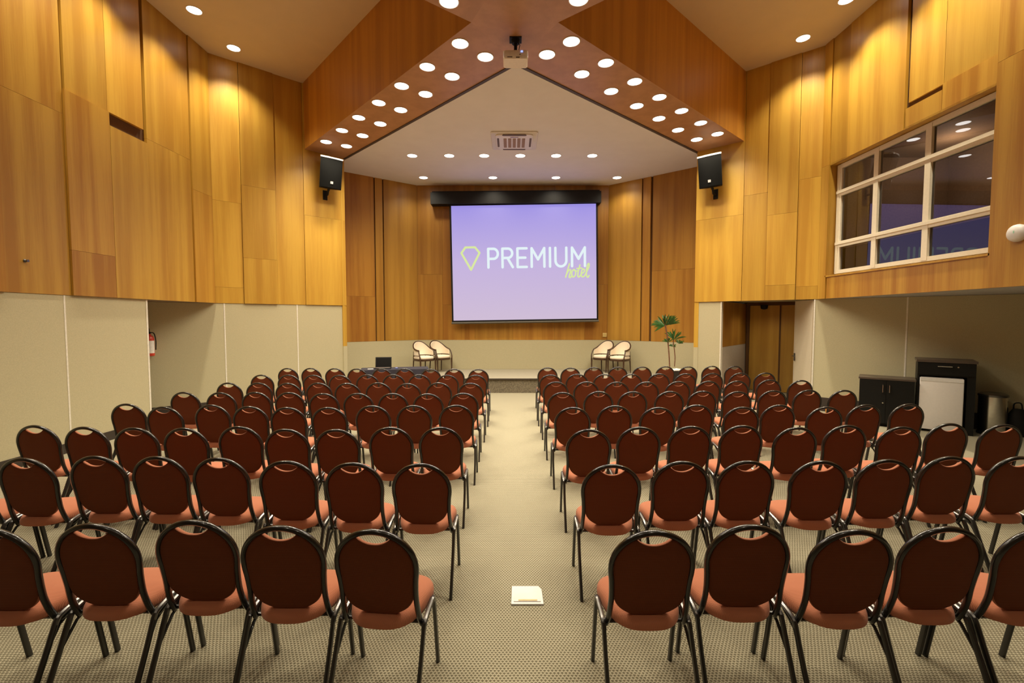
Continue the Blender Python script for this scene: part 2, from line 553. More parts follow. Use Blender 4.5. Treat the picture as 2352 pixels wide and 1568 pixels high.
WLF = Wall((-8.75, 7.347), EL, (1, -1))        # same plane as the diagonal panelling, on into the recess
s_cl = (Vector((CL[0], CL[1], 0)) - WLF.p).length
mb = MB(); WLF.slab(mb, 0, WLF.len - .002, 0, SL, -0.012, 0.12)
struct(mb.build('wall_left_corner_lower', M_BEIGE, smooth=False))
mb = MB()
for u in (517, 684):
    s = s_of(WLF, kx(u)); WLF.slab(mb, s - .012, s + .012, .14, SL - .002, -0.007, 0.008)
struct(mb.build('trim_2', M_SEAM, smooth=False))
mb = MB(); WLF.slab(mb, 0, WLF.len - .01, 0, .14, 0.0, 0.014)
struct(mb.build('baseboard_left_corner', M_SKIRT, smooth=False))
mb = MB()                                         # recess closure and soffit
mb.box((-8.8, 7.0, SL / 2), (.1, 1.6, SL)); mb.box((-7.6, 6.3, SL / 2), (2.4, .1, SL))
struct(mb.build('wall_left_recess', M_BEIGE, smooth=False))
mb = MB(); mb.prism([(-8.85, 6.25), (XL - .06, 6.25), (XL - .06, 9.5), (-8.85, 8.7)], SL + .004, SL + .12)
struct(mb.build('ceiling_left_recess', M_BOOTH, smooth=False))

# stage opening edges (wood above the wainscot line, beige below)
def edge_post(name, E, J, wall):
    W = Wall(E, J, (1, 0) if E[0] < 0 else (-1, 0))
    mb = MB()
    W.slab(mb, 0, W.len, WD - .05, HB, 0.0, 0.10, 0, (0.9, .9, .2))
    W.slab(mb, 0, W.len, 0, WD - .05, 0.0, 0.10, 1)
    return struct(mb.build(name, [M_WOOD, M_BEIGE], smooth=False))
edge_post('trim_3', EL, JL, None)
edge_post('trim_4', ER, JR, None)

# stage side and back walls
def stage_wall(name, p, q, cols, inward):
    W = Wall(p, q, inward)
    mb = MB()
    W.slab(mb, 0, W.len, WD + .01, HB, -.05, .04, 1)
    W.slab(mb, 0, W.len, 0, WD, -0.004, 0.08, 2)
    panels(mb, W, [(c[0] * W.len, c[1] * W.len) + tuple(c[2:]) for c in cols], 0.004)
    return struct(mb.build(name, [M_WOOD_STAGE, M_GAP, M_BEIGE], smooth=False))
WSL = Wall(JL, KL, (0, -1)); WSR = Wall(KR, JR, (0, -1))
f1, f2 = s_of(WSL, kx(863)) / WSL.len, s_of(WSL, kx(885)) / WSL.len
stage_wall('wall_stage_left', JL, KL, [(0, f1, [WD, 2.5, HB], 0, .2, .0), (f1 + .012, f2 - .012, [WD, HB], 0.0, .3, .3), (f2, 1, [WD, HB], 0, .5, .5)], (0, -1))
g1, g2 = s_of(WSR, kx(1470)) / WSR.len, s_of(WSR, kx(1493)) / WSR.len
stage_wall('wall_stage_right', KR, JR, [(0, g1, [WD, HB], 0, .6, .6), (g1 + .012, g2 - .012, [WD, HB], 0.0, .4, .2), (g2 + .01, 1, [WD, 3.2, HB], 0, .4, .2)], (0, -1))
stage_wall('wall_back', KL, KR, [(0, .13, [WD, 3.2, HB], 0, .35, .2), (.13, .3, [WD, 2.3, HB], 0, .4, .1), (.3, .5, [WD, 3.4, HB], 0, .5, .4), (.5, .72, [WD, 2.6, HB], 0, .4, .2), (.72, .88, [WD, 3.4, HB], 0, .35, .2), (.88, 1, [WD, 2.9, HB], 0, .3, .1)], (0, -1))
# stage platform
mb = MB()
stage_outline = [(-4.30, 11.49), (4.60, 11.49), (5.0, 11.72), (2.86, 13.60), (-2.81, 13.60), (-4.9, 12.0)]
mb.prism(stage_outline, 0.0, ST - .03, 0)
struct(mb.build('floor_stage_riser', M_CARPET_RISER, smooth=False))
mb = MB(); mb.prism([(-4.32, 11.465), (4.62, 11.465)] + stage_outline[2:], ST - .03, ST, 0)
struct(mb.build('floor_stage', M_CARPET_ST, smooth=False))
mb = MB(); mb.box((.1, 11.463, ST - .015), (8.8, .012, .034))
struct(mb.build('trim_5', M_SKIRT, smooth=False))

# ceilings
APEX, VL, VR, VF = (0.06, 7.19), (-0.54, 6.23), (0.61, 6.23), (0.04, 5.10)
BL, BR = (-4.80, 10.74), (5.14, 10.27)              # outer ends of the front faces
FLb, FRb, FLf, FRf = (XL, 1.75), (XR, 1.75), (XL, .62), (XR, .62)
mb = MB()
mb.poly([(XL - .1, REAR - .1, HC), (XR + .1, REAR - .1, HC), (XR + .1, 9.4, HC), (5.0, 11.3, HC), (-4.6, 11.7, HC), (XL - .1, 9.65, HC)])
struct(mb.build('ceiling', M_CEIL, smooth=False))
mb = MB()                                         # stage ceiling, with a dark shadow gap along the beams
in_l = (EL[0] + .0, EL[1] + .075); in_r = (ER[0], ER[1] + .075); in_a = (APEX[0], APEX[1] + .075)
st_poly = [in_a, in_r, JR, (5.3, 12.1), (KR[0] + .1, 13.72), (KL[0] - .1, 13.72), (-5.2, 12.3), JL, in_l]
mb.prism(st_poly, HB, HB + .06)
struct(mb.build('ceiling_stage', M_CEIL_ST, smooth=False))
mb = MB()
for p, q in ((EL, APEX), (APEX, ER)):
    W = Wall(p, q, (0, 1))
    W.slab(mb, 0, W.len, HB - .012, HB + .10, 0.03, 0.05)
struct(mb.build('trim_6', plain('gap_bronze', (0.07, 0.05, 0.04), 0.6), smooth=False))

def beam(name, pts, faces, tint):
    mb = MB()
    mb.poly([(x, y, HB) for x, y in pts], 0, tint)
    for p, q in faces:
        W = Wall(p, q, (0, -1))
        n = max(2, round(W.len / 1.22))
        for k in range(n):
            s0, s1 = W.len * k / n, W.len * (k + 1) / n
            a = [W.w(s0, HB), W.w(s1, HB), W.w(s1, HC + .02), W.w(s0, HC + .02)]
            mb.poly(a, 1, (tint[0] + random.uniform(-.12, .12), 0, random.random()))
    return struct(mb.build(name, [M_WOOD_SOFFIT, M_WOOD_BEAM], smooth=False))
beam('ceiling_beam_left', [VL, APEX, EL, BL], [(BL, VL)], (.45, 0, .3))
beam('ceiling_beam_right', [VR, BR, ER, APEX], [(VR, BR)], (.45, 0, .7))
beam('ceiling_beam_crossing', [VL, VF, VR, APEX], [], (.5, 0, .1))
beam('ceiling_beam_rear_left', [VL, FLb, FLf, VF], [(FLb, VL), (FLf, VF)], (.5, 0, .9))
beam('ceiling_beam_rear_right', [VR, VF, FRf, FRb], [(FRb, VR), (FRf, VF)], (.5, 0, .5))

# right side wall with the control-room window
WR = Wall((XR, REAR), CR, (-1, 0))
WY0, WY1, WZ0, WZ1 = 6.00, 9.08, 2.74, 4.88
mb = MB()
for s0, s1, z0, z1 in ((0, y2s(WY0), SR, HC), (y2s(WY1), WR.len, SR, HC), (y2s(WY0), y2s(WY1), SR, WZ0), (y2s(WY0), y2s(WY1), WZ1, HC)):
    WR.slab(mb, s0 + .01, s1 - .01, z0 + .01, z1, -.05, .05, 1)
panels(mb, WR, [
    (0, y2s(1.2), [SR, 4.4, HC], 0, .4, None), (y2s(1.2), y2s(2.8), [SR, 4.7, HC], 0, .5, None),
    (y2s(2.8), y2s(4.4), [SR, 4.4, HC], 0, .5, None), (y2s(4.4), y2s(WY0), [SR, 5.15, HC], 0.02, .3, .1),
    (y2s(WY0), y2s(WY1), [SR, WZ0], 0.0, .3, .1),
    (y2s(WY0), y2s(6.77), [WZ1, 5.28], 0.0, .4, .2), (y2s(6.77), y2s(7.39), [WZ1, 5.20], 0.0, .5, .4),
    (y2s(WY0), y2s(6.77), [5.28, HC], -0.02, .6, .8), (y2s(6.77), y2s(7.36), [5.28, HC], -0.02, .7, .7),
    (y2s(7.40), y2s(8.63), [WZ1, HC], 0.01, .7, .6), (y2s(8.63), y2s(WY1), [WZ1, HC], 0, .5, .6),
    (y2s(WY1), WR.len, [SR, 4.9, HC], 0.02, .6, .5)])
struct(mb.build('wall_right_upper', [M_WOOD, M_GAP], smooth=False))
mb = MB()                                         # wood reveals of the window opening
mb.box((XR + .13, WY1 + .015, (WZ0 + WZ1) / 2), (.22, .03, WZ1 - WZ0)); mb.box((XR + .13, WY0 - .015, (WZ0 + WZ1) / 2), (.22, .03, WZ1 - WZ0))
mb.box((XR + .12, (WY0 + WY1) / 2, WZ1 + .015), (.24, WY1 - WY0, .03)); mb.box((XR + .11, (WY0 + WY1) / 2, WZ0 - .02), (.26, WY1 - WY0 + .04, .03))
struct(mb.build('trim_7', M_WOOD, smooth=False))

# window: cream frame, nine panes
win = bpy.data.objects.new('window_1', None); COL.objects.link(win); win.location = (XR + .17, 0, 0); struct(win)
mb = MB()
ys = [6.03, 7.10, 8.10, 9.06]; zs = [2.77, 3.33, 4.32, 4.86]
mb.box((0, (ys[0] + ys[3]) / 2, zs[0] + .03), (.07, ys[3] - ys[0], .07)); mb.box((0, (ys[0] + ys[3]) / 2, zs[3] - .03), (.07, ys[3] - ys[0], .08))
mb.box((0, ys[0] + .036, (zs[0] + zs[3]) / 2), (.078, .068, zs[3] - zs[0] + .012)); mb.box((0, ys[3] - .036, (zs[0] + zs[3]) / 2), (.078, .068, zs[3] - zs[0] + .012))
mb.box((.0, ys[3] - .066, (zs[0] + zs[3]) / 2), (.062, .10, zs[3] - zs[0] - .02))
for y in ys[1:3]: mb.box((-.004, y, (zs[0] + zs[3]) / 2), (.075, .10, zs[3] - zs[0] - .02))
for z in zs[1:3]:
    mb.box((-.002, (ys[0] + ys[3]) / 2, z), (.07, ys[3] - ys[0] - .02, .115)); mb.box((-.03, (ys[0] + ys[3]) / 2, z + .02), (.05, ys[3] - ys[0] - .02, .05))
mb.build('window_frame', M_WHITE_PAINT, win, smooth=False)
for j in range(3):
    for k in range(3):
        m2 = MB(); m2.poly([(.0, ys[j] + .02, zs[k + 1] - .02), (.0, ys[j + 1] - .02, zs[k + 1] - .02), (.0, ys[j + 1] - .02, zs[k] + .02), (.0, ys[j] + .02, zs[k] + .02)])
        m2.build('pane', M_GLASS, win, smooth=False, recalc=False)
# control room behind the glass
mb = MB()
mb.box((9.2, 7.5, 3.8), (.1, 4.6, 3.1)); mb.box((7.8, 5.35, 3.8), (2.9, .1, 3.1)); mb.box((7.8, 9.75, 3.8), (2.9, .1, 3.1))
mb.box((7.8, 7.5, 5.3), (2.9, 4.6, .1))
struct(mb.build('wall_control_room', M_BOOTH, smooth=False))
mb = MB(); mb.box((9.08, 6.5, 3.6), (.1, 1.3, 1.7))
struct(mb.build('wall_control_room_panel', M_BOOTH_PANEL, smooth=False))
mb = MB(); mb.box((7.9, 7.55, 2.85), (2.2, 4.2, .95))  # dark desk block, added to darken the view through the lowest panes
struct(mb.build('added_control_desk', M_BLACK, smooth=False))

# right diagonal panelling
WRD = Wall(ER, CR, (-1, -1))
mb = MB()
WRD.slab(mb, .03, WRD.len, SR + .01, HC, -.05, .05, 1)
a, b_, c_ = s_of(WRD, kx(1701)), s_of(WRD, kx(1755)), s_of(WRD, kx(1824))
panels(mb, WRD, [(0, a, [SR, 4.2, HC], .012, 1, .75), (a, b_, [SR, 4.6, HC], 0, .7, .7), (b_, c_, [SR, 2.6, 4.1, HC], .02, .55, .6), (c_, WRD.len, [SR, 2.55, 4.75, HC], 0, .8, .6)])
struct(mb.build('wall_right_corner_upper', [M_WOOD, M_GAP], smooth=False))
# lower: jamb wall, niche with doors, recess under the control room
NS0, NS1 = 0.607, 2.412
mb = MB()
WRD.slab(mb, 0.01, NS0, 0, SR, -.012, .12); WRD.slab(mb, NS1, WRD.len + .02, 0, SR, -.012, .12)
struct(mb.build('wall_right_corner_lower', M_BEIGE, smooth=False))
mb = MB(); WRD.slab(mb, NS0 - .012, NS0 + .012, 0, SR - .002, -.004, .13)
WRD.slab(mb, NS1 - .004, NS1 + .02, 0, SR - .002, -.004, .05)
struct(mb.build('trim_8', M_SEAM, smooth=False))
o_ = -WRD.n                                        # out of the room
P0 = WRD.w(NS0 + .014, 0, -.12); P1 = P0 + o_ * 2.0
WN = Wall((P0.x, P0.y), (P1.x, P1.y), WRD.d[:2])
mb = MB()
WN.slab(mb, 0, WN.len, 1.22, SR, 0, .06, 0, (.3, .1, .2)); WN.slab(mb, 0, WN.len, 0, 1.22, -.003, .06, 1)
struct(mb.build('wall_niche_left', [M_WOOD_STAGE, M_NICHE], smooth=False))
Q0 = WRD.w(NS0 - .05, 0, -2.12); Q1 = WRD.w(NS1 + .3, 0, -2.12)
WNB = Wall((Q0.x, Q0.y), (Q1.x, Q1.y), WRD.n[:2])
mb = MB(); WNB.slab(mb, 0, WNB.len, 0, SR + .1, -.06, .06); 
Rr0 = WRD.w(NS1 + .1, 0, -.12); Rr1 = WRD.w(NS1 + .1, 0, -2.2)
WNR = Wall((Rr0.x, Rr0.y), (Rr1.x, Rr1.y), (-WRD.d)[:2])
WNR.slab(mb, 0, WNR.len, 0, SR, 0, .06)
struct(mb.build('wall_niche_back', M_NICHE, smooth=False))
mb = MB()
a = [WRD.w(NS0 - .2, 0, -.06), WRD.w(NS1 + .3, 0, -.06), WRD.w(NS1 + .3, 0, -2.3), WRD.w(NS0 - .2, 0, -2.3)]
mb.prism([(v.x, v.y) for v in a], SR + .03, SR + .1)
struct(mb.build('ceiling_niche', M_BEIGE, smooth=False))
# double wooden door at the end of the niche
def door_group(name):
    e = bpy.data.objects.new(name, None); COL.objects.link(e); return struct(e)
d1 = door_group('door_1')
d0s = .08
mb = MB()
WNB.slab(mb, d0s, d0s + .07, 0, SR, .03, .09); WNB.slab(mb, d0s + 1.30, d0s + 1.37, 0, SR, .03, .09); WNB.slab(mb, d0s, d0s + 1.37, SR - .05, SR + .03, .035, .09)
mb.build('door_frame', M_GAP, d1, smooth=False)
mb = MB(); WNB.slab(mb, d0s + .075, d0s + .76, 0.01, SR - .055, 0.0, .045, 0, (.5, .3, .3)); mb.build('door_leaf', M_WOOD_DOOR, d1, smooth=False)
mb = MB(); WNB.slab(mb, d0s + .80, d0s + 1.295, 0.01, SR - .055, 0.0, .045, 0, (.2, .1, .6)); mb.build('door_leaf', M_WOOD_DOOR, d1, smooth=False)
mb = MB(); WNB.slab(mb, d0s + .762, d0s + .798, 0.01, SR - .055, .006, .05); mb.build('meeting_strip', M_GAP, d1, smooth=False)
mb = MB(); c = WNB.w(d0s + .42, SR - .09, .07); mb.lathe([(.02, -.07), (.075, -.05), (.085, .0), (.085, .04)], c, 20); mb.build('door_sensor', M_BLACK, d1)
# open off-white door leaf hinged at the niche's outer jamb
d2 = door_group('door_2')
H0 = WRD.w(NS1 - .01, 0, -.06); ang = R(80)
WD2 = Wall((H0.x, H0.y), (H0.x + .84 * math.cos(ang), H0.y + .84 * math.sin(ang)), (-1, -.2))
mb = MB(); WD2.slab(mb, 0, .84, 0.01, SR - .01, .02, .04); mb.build('door_leaf', M_DOORWHITE, d2, smooth=False)
mb = MB(); c = WD2.w(.77, 1.03, .03); mb.box(c, (.045, .012, .17), 0, WD2.rot)
mb.tube([WD2.w(.77, 1.05, .03), WD2.w(.77, 1.05, .075), WD2.w(.66, 1.05, .08)], .009, 8); mb.build('door_handle', M_RAIL, d2)
mb = MB(); WD2.slab(mb, .80, .806, .02, SR - .02, .023, .004); mb.build('edge_groove', M_NICHE, d2, smooth=False)

WRR = Wall(CR, (9.6, 6.02), (-1, -1))
mb = MB(); WRR.slab(mb, .0, WRR.len, 0, SR, -.012, .12); mb.box((9.65, 1.4, SR / 2), (.1, 9.3, SR))
struct(mb.build('wall_right_recess', M_BEIGE, smooth=False))
mb = MB()
for s in (s_of(WRR, kx(2082)), ): WRR.slab(mb, s - .012, s + .012, .28, SR - .002, -.007, .008)
struct(mb.build('trim_9', M_SEAM, smooth=False))
mb = MB(); WRR.slab(mb, .03, WRR.len, 0, .28, .0, .014)
struct(mb.build('baseboard_right', M_SKIRT, smooth=False))
mb = MB(); mb.prism([(XR + .06, REAR), (9.7, REAR), (9.7, 6.2), (XR + .06, 9.36)], SR + .004, SR + .12)
struct(mb.build('ceiling_right_recess', plain('soffit_grey', (0.42, 0.40, 0.40), .8), smooth=False))

# wall behind the camera
mb = MB(); mb.box((.3, REAR - .1, HC / 2), (19, .2, HC))
struct(mb.build('wall_rear', M_BOOTH, smooth=False))

# ------------------------------------------------------------------ downlights
def make_lamp():
    t = thing('downlight', '', 'light', (0, 0, 0), 0, '')
    mb = MB(); mb.lathe([(.126, -.001), (.128, -.006), (.118, -.010), (.112, -.004)], n=32)
    mb.build('rim', M_LAMP_RIM, t)
    mb = MB(); mb.lathe([(.113, .0), (.113, -.006)], n=32)
    mb.build('lamp_disc', M_LAMP, t)
    return t
lamp0 = make_lamp(); lamp_used = [False]
def spot(x, y, z, power, size=140, blend=.85, rad=.09):
    d = bpy.data.lights.new('lamp_light', 'SPOT'); d.energy = power; d.color = LAMP_COLOR
    d.spot_size = R(size); d.spot_blend = blend; d.shadow_soft_size = rad
    o = bpy.data.objects.new('lamp_light', d); COL.objects.link(o); o.location = (x, y, z - .03)
    return o
def downlight(x, y, z, label, group, power):
    if not lamp_used[0]:
        lamp_used[0] = True; t = lamp0; t.location = (x, y, z); t['label'] = label
    else: t = dup(lamp0, (x, y, z), 0, label)
    t['group'] = group
    s = spot(x, y, z, power, 110 if z > 6 else 140, .75 if z > 6 else .85)
    s.parent = t; s.location = (0, 0, -.03)
ORD = ['first', 'second', 'third', 'fourth', 'fifth', 'sixth', 'seventh', 'eighth', 'ninth']
G_B = 'round downlights in the wooden beams'
rows = {
 ('extinguisher', 'beside the wooden fascia'): [(-.74, 6.69), (-1.32, 7.29), (-1.86, 7.87), (-2.42, 8.47), (-2.99, 9.08), (-3.54, 9.68), (-4.12, 10.29)],
 ('extinguisher', 'beside the white ceiling'): [(-.40, 7.02), (-.97, 7.57), (-1.51, 8.15), (-2.09, 8.75), (-2.65, 9.36), (-3.20, 9.95), (-3.76, 10.54)],
 ('window', 'beside the wooden fascia'): [(.84, 6.64), (1.44, 7.18), (2.03, 7.73), (2.61, 8.26), (3.20, 8.79), (3.78, 9.32), (4.36, 9.86)],
 ('window', 'beside the white ceiling'): [(.52, 6.96), (1.12, 7.50), (1.71, 8.05), (2.30, 8.59), (2.88, 9.12), (3.45, 9.66), (4.04, 10.16)]}
for (side, which), pts in rows.items():
    for i, (x, y) in enumerate(pts):
        downlight(x, y, HB, f'{ORD[i]} round beam downlight from the projector, row {which}, {side} side', G_B, P_BEAM)
downlight(-.78, 5.83, HB, 'round beam downlight cut by the top of the picture, extinguisher side of projector', G_B, P_BEAM)
downlight(.82, 5.79, HB, 'round beam downlight cut by the top of the picture, window side of projector', G_B, P_BEAM)
for i, x in enumerate((-2.40, -1.51, -.67, .20, 1.06, 1.93)):
    downlight(x, 11.15, HB, f'{ORD[i]} round downlight from the extinguisher side, row of six behind the air conditioner', 'round downlights over the stage', P_STAGE)
for i, x in enumerate((-2.46, -.53, 1.22, 2.92)):
    downlight(x, 12.85, HB, f'{ORD[i]} round downlight from the extinguisher side, row of four above the screen', 'round downlights over the stage', P_STAGE)
G_S = 'round downlights in the tan side ceilings'
downlight(-5.58, 9.40, HC, 'round downlight in tan side ceiling nearer the stage, above the wood wall, extinguisher side', G_S, P_SIDE)
downlight(-5.59, 8.28, HC, 'round downlight in tan side ceiling farther from the stage, extinguisher side', G_S, P_SIDE)
downlight(5.63, 9.08, HC, 'round downlight in tan side ceiling nearer the stage, above the wood wall, window side', G_S, P_SIDE)
downlight(5.69, 8.02, HC, 'round downlight in tan side ceiling cut by picture edge, window side', G_S, P_SIDE)
# the side and beam rows go on in the ceiling outside the picture
for x, y in ((-5.6, 7.0), (-5.6, 5.7), (-5.6, 4.4), (5.65, 6.8), (5.65, 5.6), (5.65, 4.4)):
    spot(x, y, HC, P_SIDE, 110, .75)
for k in range(1, 5):
    spot(-.78 - .72 * k, 5.83 - .56 * k, HB, P_BEAM * 1.0); spot(.82 + .72 * k, 5.79 - .56 * k, HB, P_BEAM * 1.0)
for x, y in ((-1.6, .2), (1.6, .2), (-4.2, 1.2), (4.2, 1.2), (-1.6, -1.6), (1.6, -1.6)): spot(x, y, HC, 85, 140, .9)  # added fill spots above and behind the camera, brightening the near chairs
v = WRD.w(1.3, SR, -1.2); spot(v.x, v.y, SR, 26, 150, 1)  # added bare spot without a fitting, brightens the niche and its doors
bl = bpy.data.lights.new('control_room_lamp', 'POINT'); bl.energy = 14; bl.color = (1, .75, .5); bl.shadow_soft_size = .15
bo = bpy.data.objects.new('control_room_lamp', bl); COL.objects.link(bo); bo.location = (8.2, 8.6, 4.9)

# ------------------------------------------------------------------ banquet chairs
def chair_parts(t):
    # seat: rounded cushion, narrower behind
    def outline(k=1.0, n=48, e=2.9):
        pts = []
        for i in range(n):
            a = 2 * math.pi * i / n
            ca, sa = math.cos(a), math.sin(a)
            x = math.copysign(abs(ca) ** (2 / e), ca) * .197
            y = math.copysign(abs(sa) ** (2 / e), sa) * .190
            x *= 1.0 + .14 * (y / .190)
            pts.append((x * k, y * k))
        return pts
    mb = MB(); rings = []
    for k, z in ((.86, .383), (.955, .386), (.992, .400), (1.0, .420), (.99, .438), (.955, .453), (.86, .463), (.6, .469), (.3, .471)):
        rings.append(mb.ring([(x, y + .004, z - (.034 * max(0, -y / .190) if z > .41 else 0)) for x, y in outline(k)]))
    mb.bridge(rings); mb.face(rings[0][::-1]); mb.face(rings[-1])
    mb.build('seat', M_FABRIC, t, angle=80)
    # back hoop, reclined
    BY = [(.30, -.085), (.36, -.105), (.42, -.130), (.50, -.155), (.60, -.173), (.70, -.190), (.80, -.211), (.895, -.235), (1, -.26)]
    def by(z):
        for (z0, y0), (z1, y1) in zip(BY, BY[1:]):
            if z <= z1: return y0 + (y1 - y0) * (z - z0) / (z1 - z0)
    half = [(.210, -.04, .408), (.207, -.070, .386), (.200, -.092, .370), (.193, -.106, .376), (.188, by(.43), .43), (.184, by(.50), .50), (.183, by(.56), .56), (.187, by(.63), .63), (.192, by(.67), .67)]
    dome = [(.1935 * math.cos(R(a)), 0, .705 + .184 * math.sin(R(a))) for a in (0, 12, 25, 38, 51, 64, 77)]
    half += [(x, by(z), z) for x, _, z in dome]
    path = half + [(0, by(.889), .889)] + [(-x, y, z) for x, y, z in half[::-1]]
    mb = MB(); mb.tube(smoothpath(path, 4), .0132, 10, ry=.0155, side=(0, 1, .3))
    mb.build('back_frame', M_FRAME, t)
    # back cushion with the scooped hand hole
    def hoopx(z):
        if z > .705: return .1935 * math.sqrt(max(0, 1 - ((z - .705) / .184) ** 2))
        return .184 + (.0095 * (z - .52) / .185 if z > .52 else .003 * (.52 - z) / .07)
    out = []
    for i in range(9):                                     # scoop from the middle outwards
        q = i / 8; x = .086 * q
        out.append((x, .822 + .038 * q ** 2.2))
    for a in range(0, 10):
        z = .852 - (.852 - .56) * a / 9
        out.append((hoopx(z) - .009, z))
    for i in range(1, 13):
        a = R(90 * i / 12); out.append((.174 * math.cos(a) if i < 12 else 0, .56 - .135 * math.sin(a)))
    full = out + [(-x, z) for x, z in out[-2:0:-1]]
    mb = MB(); cz = .63
    def ringat(k, off): return mb.ring([(x * k, by(cz + (z - cz) * k) + off, cz + (z - cz) * k) for x, z in full])
    front = [ringat(1, 0), ringat(.985, .014), ringat(.93, .024), ringat(.6, .032), ringat(.25, .033)]
    back = [front[0], ringat(.985, -.006), ringat(.94, -.010), ringat(.5, -.012)]
    mb.bridge(front, 0); mb.face(front[-1], 0)
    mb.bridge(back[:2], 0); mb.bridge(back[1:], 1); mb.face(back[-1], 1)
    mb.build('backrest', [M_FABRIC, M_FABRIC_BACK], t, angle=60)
    # side frames: rail under the seat, splayed legs
    for s in (-1, 1):
        mb = MB(); mb.tube(smoothpath([(s * .211, -.140, .362), (s * .212, -.122, .390), (s * .212, -.08, .404), (s * .213, -.02, .414), (s * .213, .025, .420), (s * .213, .048, .405)], 4), .0128, 8)
        mb.build('side_rail', M_RAIL, t)
        mb = MB(); mb.tube(smoothpath([(s * .212, -.125, .388), (s * .212, -.143, .355), (s * .213, -.190, .250), (s * .213, -.252, .12), (s * .213, -.312, .0)], 4), .0115, 8, ry=.016, side=(0, 1, 0))
        mb.tube([(s * .200, -.01, .392), (s * .202, -.11, .345), (s * .210, -.185, .25)], .008, 6)
        mb.build('leg', M_LEG, t)
        mb = MB(); mb.tube(smoothpath([(s * .213, .028, .418), (s * .213, .050, .395), (s * .213, .072, .30), (s * .213, .102, .14), (s * .213, .128, .0)], 4), .0115, 8, ry=.0165, side=(0, 1, 0))
        mb.build('leg', M_LEG, t)
    mb = MB(); mb.tube([(-.211, .02, .402), (.211, .02, .402)], .010, 8); mb.tube([(-.208, -.105, .384), (.208, -.105, .384)], .010, 8)
    mb.build('seat_frame', M_FRAME, t)

G_C = 'burgundy banquet chairs set out in rows'
chair0 = thing('banquet_chair', '', 'chair', (0, 0, 0), 0, G_C)
chair_parts(chair0)
CH_L = [
    [(-0.65, 2.07), (-1.108, 2.11), (-1.566, 2.17), (-2.024, 2.13), (-2.482, 2.09)],
    [(-0.62, 3.04), (-1.09, 3.06), (-1.57, 3.1), (-2.082, 3.17), (-2.54, 3.2), (-2.998, 3.21), (-3.456, 3.16), (-3.914, 3.14)],
    [(-0.65, 4.08), (-1.108, 4.08), (-1.566, 4.0), (-2.024, 4.01), (-2.505, 4.11), (-2.963, 4.05), (-3.421, 4.06), (-3.9, 4.09), (-4.41, 4.15)],
    [(-0.64, 5.14), (-1.12, 5.12), (-1.585, 5.11), (-2.041, 5.01), (-2.505, 5.01), (-2.96, 5.07), (-3.451, 5.16), (-3.909, 5.04), (-4.47, 5.22)],
    [(-0.65, 5.981), (-1.11, 5.935), (-1.58, 5.962), (-2.041, 5.97), (-2.499, 5.96), (-2.99, 6.041), (-3.451, 6.068), (-3.909, 6.04), (-4.41, 6.063)],
    [(-0.64, 6.926), (-1.136, 6.973), (-1.594, 6.889), (-2.068, 6.976), (-2.526, 6.915), (-2.984, 6.957), (-3.442, 6.927), (-3.916, 6.965), (-4.374, 6.962)],
    [(-0.64, 7.925), (-1.14, 7.933), (-1.64, 7.978), (-2.102, 8.004), (-2.56, 7.976), (-3.018, 7.908), (-3.476, 7.921), (-3.934, 7.947), (-4.41, 7.947)],
    [(-0.66, 8.848), (-1.141, 8.897), (-1.599, 8.873), (-2.121, 8.959), (-2.579, 8.935), (-3.066, 8.947), (-3.524, 8.995), (-4.021, 9.044), (-4.479, 9.02)]]
CH_R = [
    [(0.66, 2.06), (1.148, 2.12), (1.606, 2.07), (2.064, 2.1), (2.522, 2.09)],
    [(0.68, 3.02), (1.176, 3.09), (1.634, 3.1), (2.15, 3.1), (2.63, 3.13), (3.14, 3.2), (3.63, 3.2)],
    [(0.69, 4.0), (1.16, 4.09), (1.64, 4.12), (2.131, 4.15), (2.589, 4.08), (3.106, 4.16), (3.564, 4.1), (4.12, 4.23), (4.59, 4.19)],
    [(0.68, 5.01), (1.171, 5.11), (1.629, 5.01), (2.121, 5.16), (2.579, 5.03), (3.061, 5.16), (3.519, 5.04), (4.06, 5.17), (4.6, 5.22)],
    [(0.68, 6.046), (1.18, 6.126), (1.64, 6.111), (2.149, 6.137), (2.607, 6.162), (3.065, 6.123), (3.6, 6.209), (4.11, 6.253), (4.59, 6.233)],
    [(0.69, 7.071), (1.17, 7.086), (1.64, 7.056), (2.11, 7.071), (2.62, 7.119), (3.116, 7.158), (3.574, 7.173), (4.181, 7.323), (4.639, 7.243)],
    [(0.68, 7.974), (1.17, 8.078), (1.65, 8.052), (2.13, 8.071), (2.65, 8.136), (3.13, 8.154), (3.64, 8.201), (4.17, 8.253), (4.64, 8.271)],
    [(0.72, 9.157), (1.18, 9.107), (1.67, 9.203), (2.17, 9.25), (2.68, 9.311), (3.18, 9.376), (3.64, 9.345), (4.18, 9.461), (4.65, 9.448)]]
first = True
rng = random.Random(3)
for side, rowsC in (('extinguisher', CH_L), ('window', CH_R)):
    for k, row in enumerate(rowsC):
        for i, (x, y) in enumerate(row):
            pos = 'on the aisle' if i == 0 else f'{ORD[i]} from the aisle'
            label = f'burgundy chair {pos}, {ORD[7 - k]} row from the stage, {side} side'
            rz = R(rng.uniform(-.8, .8))
            if (side, k, i) == ('extinguisher', 0, 0): rz = R(-5); x += .02
            loc = (x, y + .235, 0)
            if first:
                first = False; chair0.location = loc; chair0.rotation_euler = (0, 0, rz); chair0['label'] = label
            else: dup(chair0, loc, rz, label)

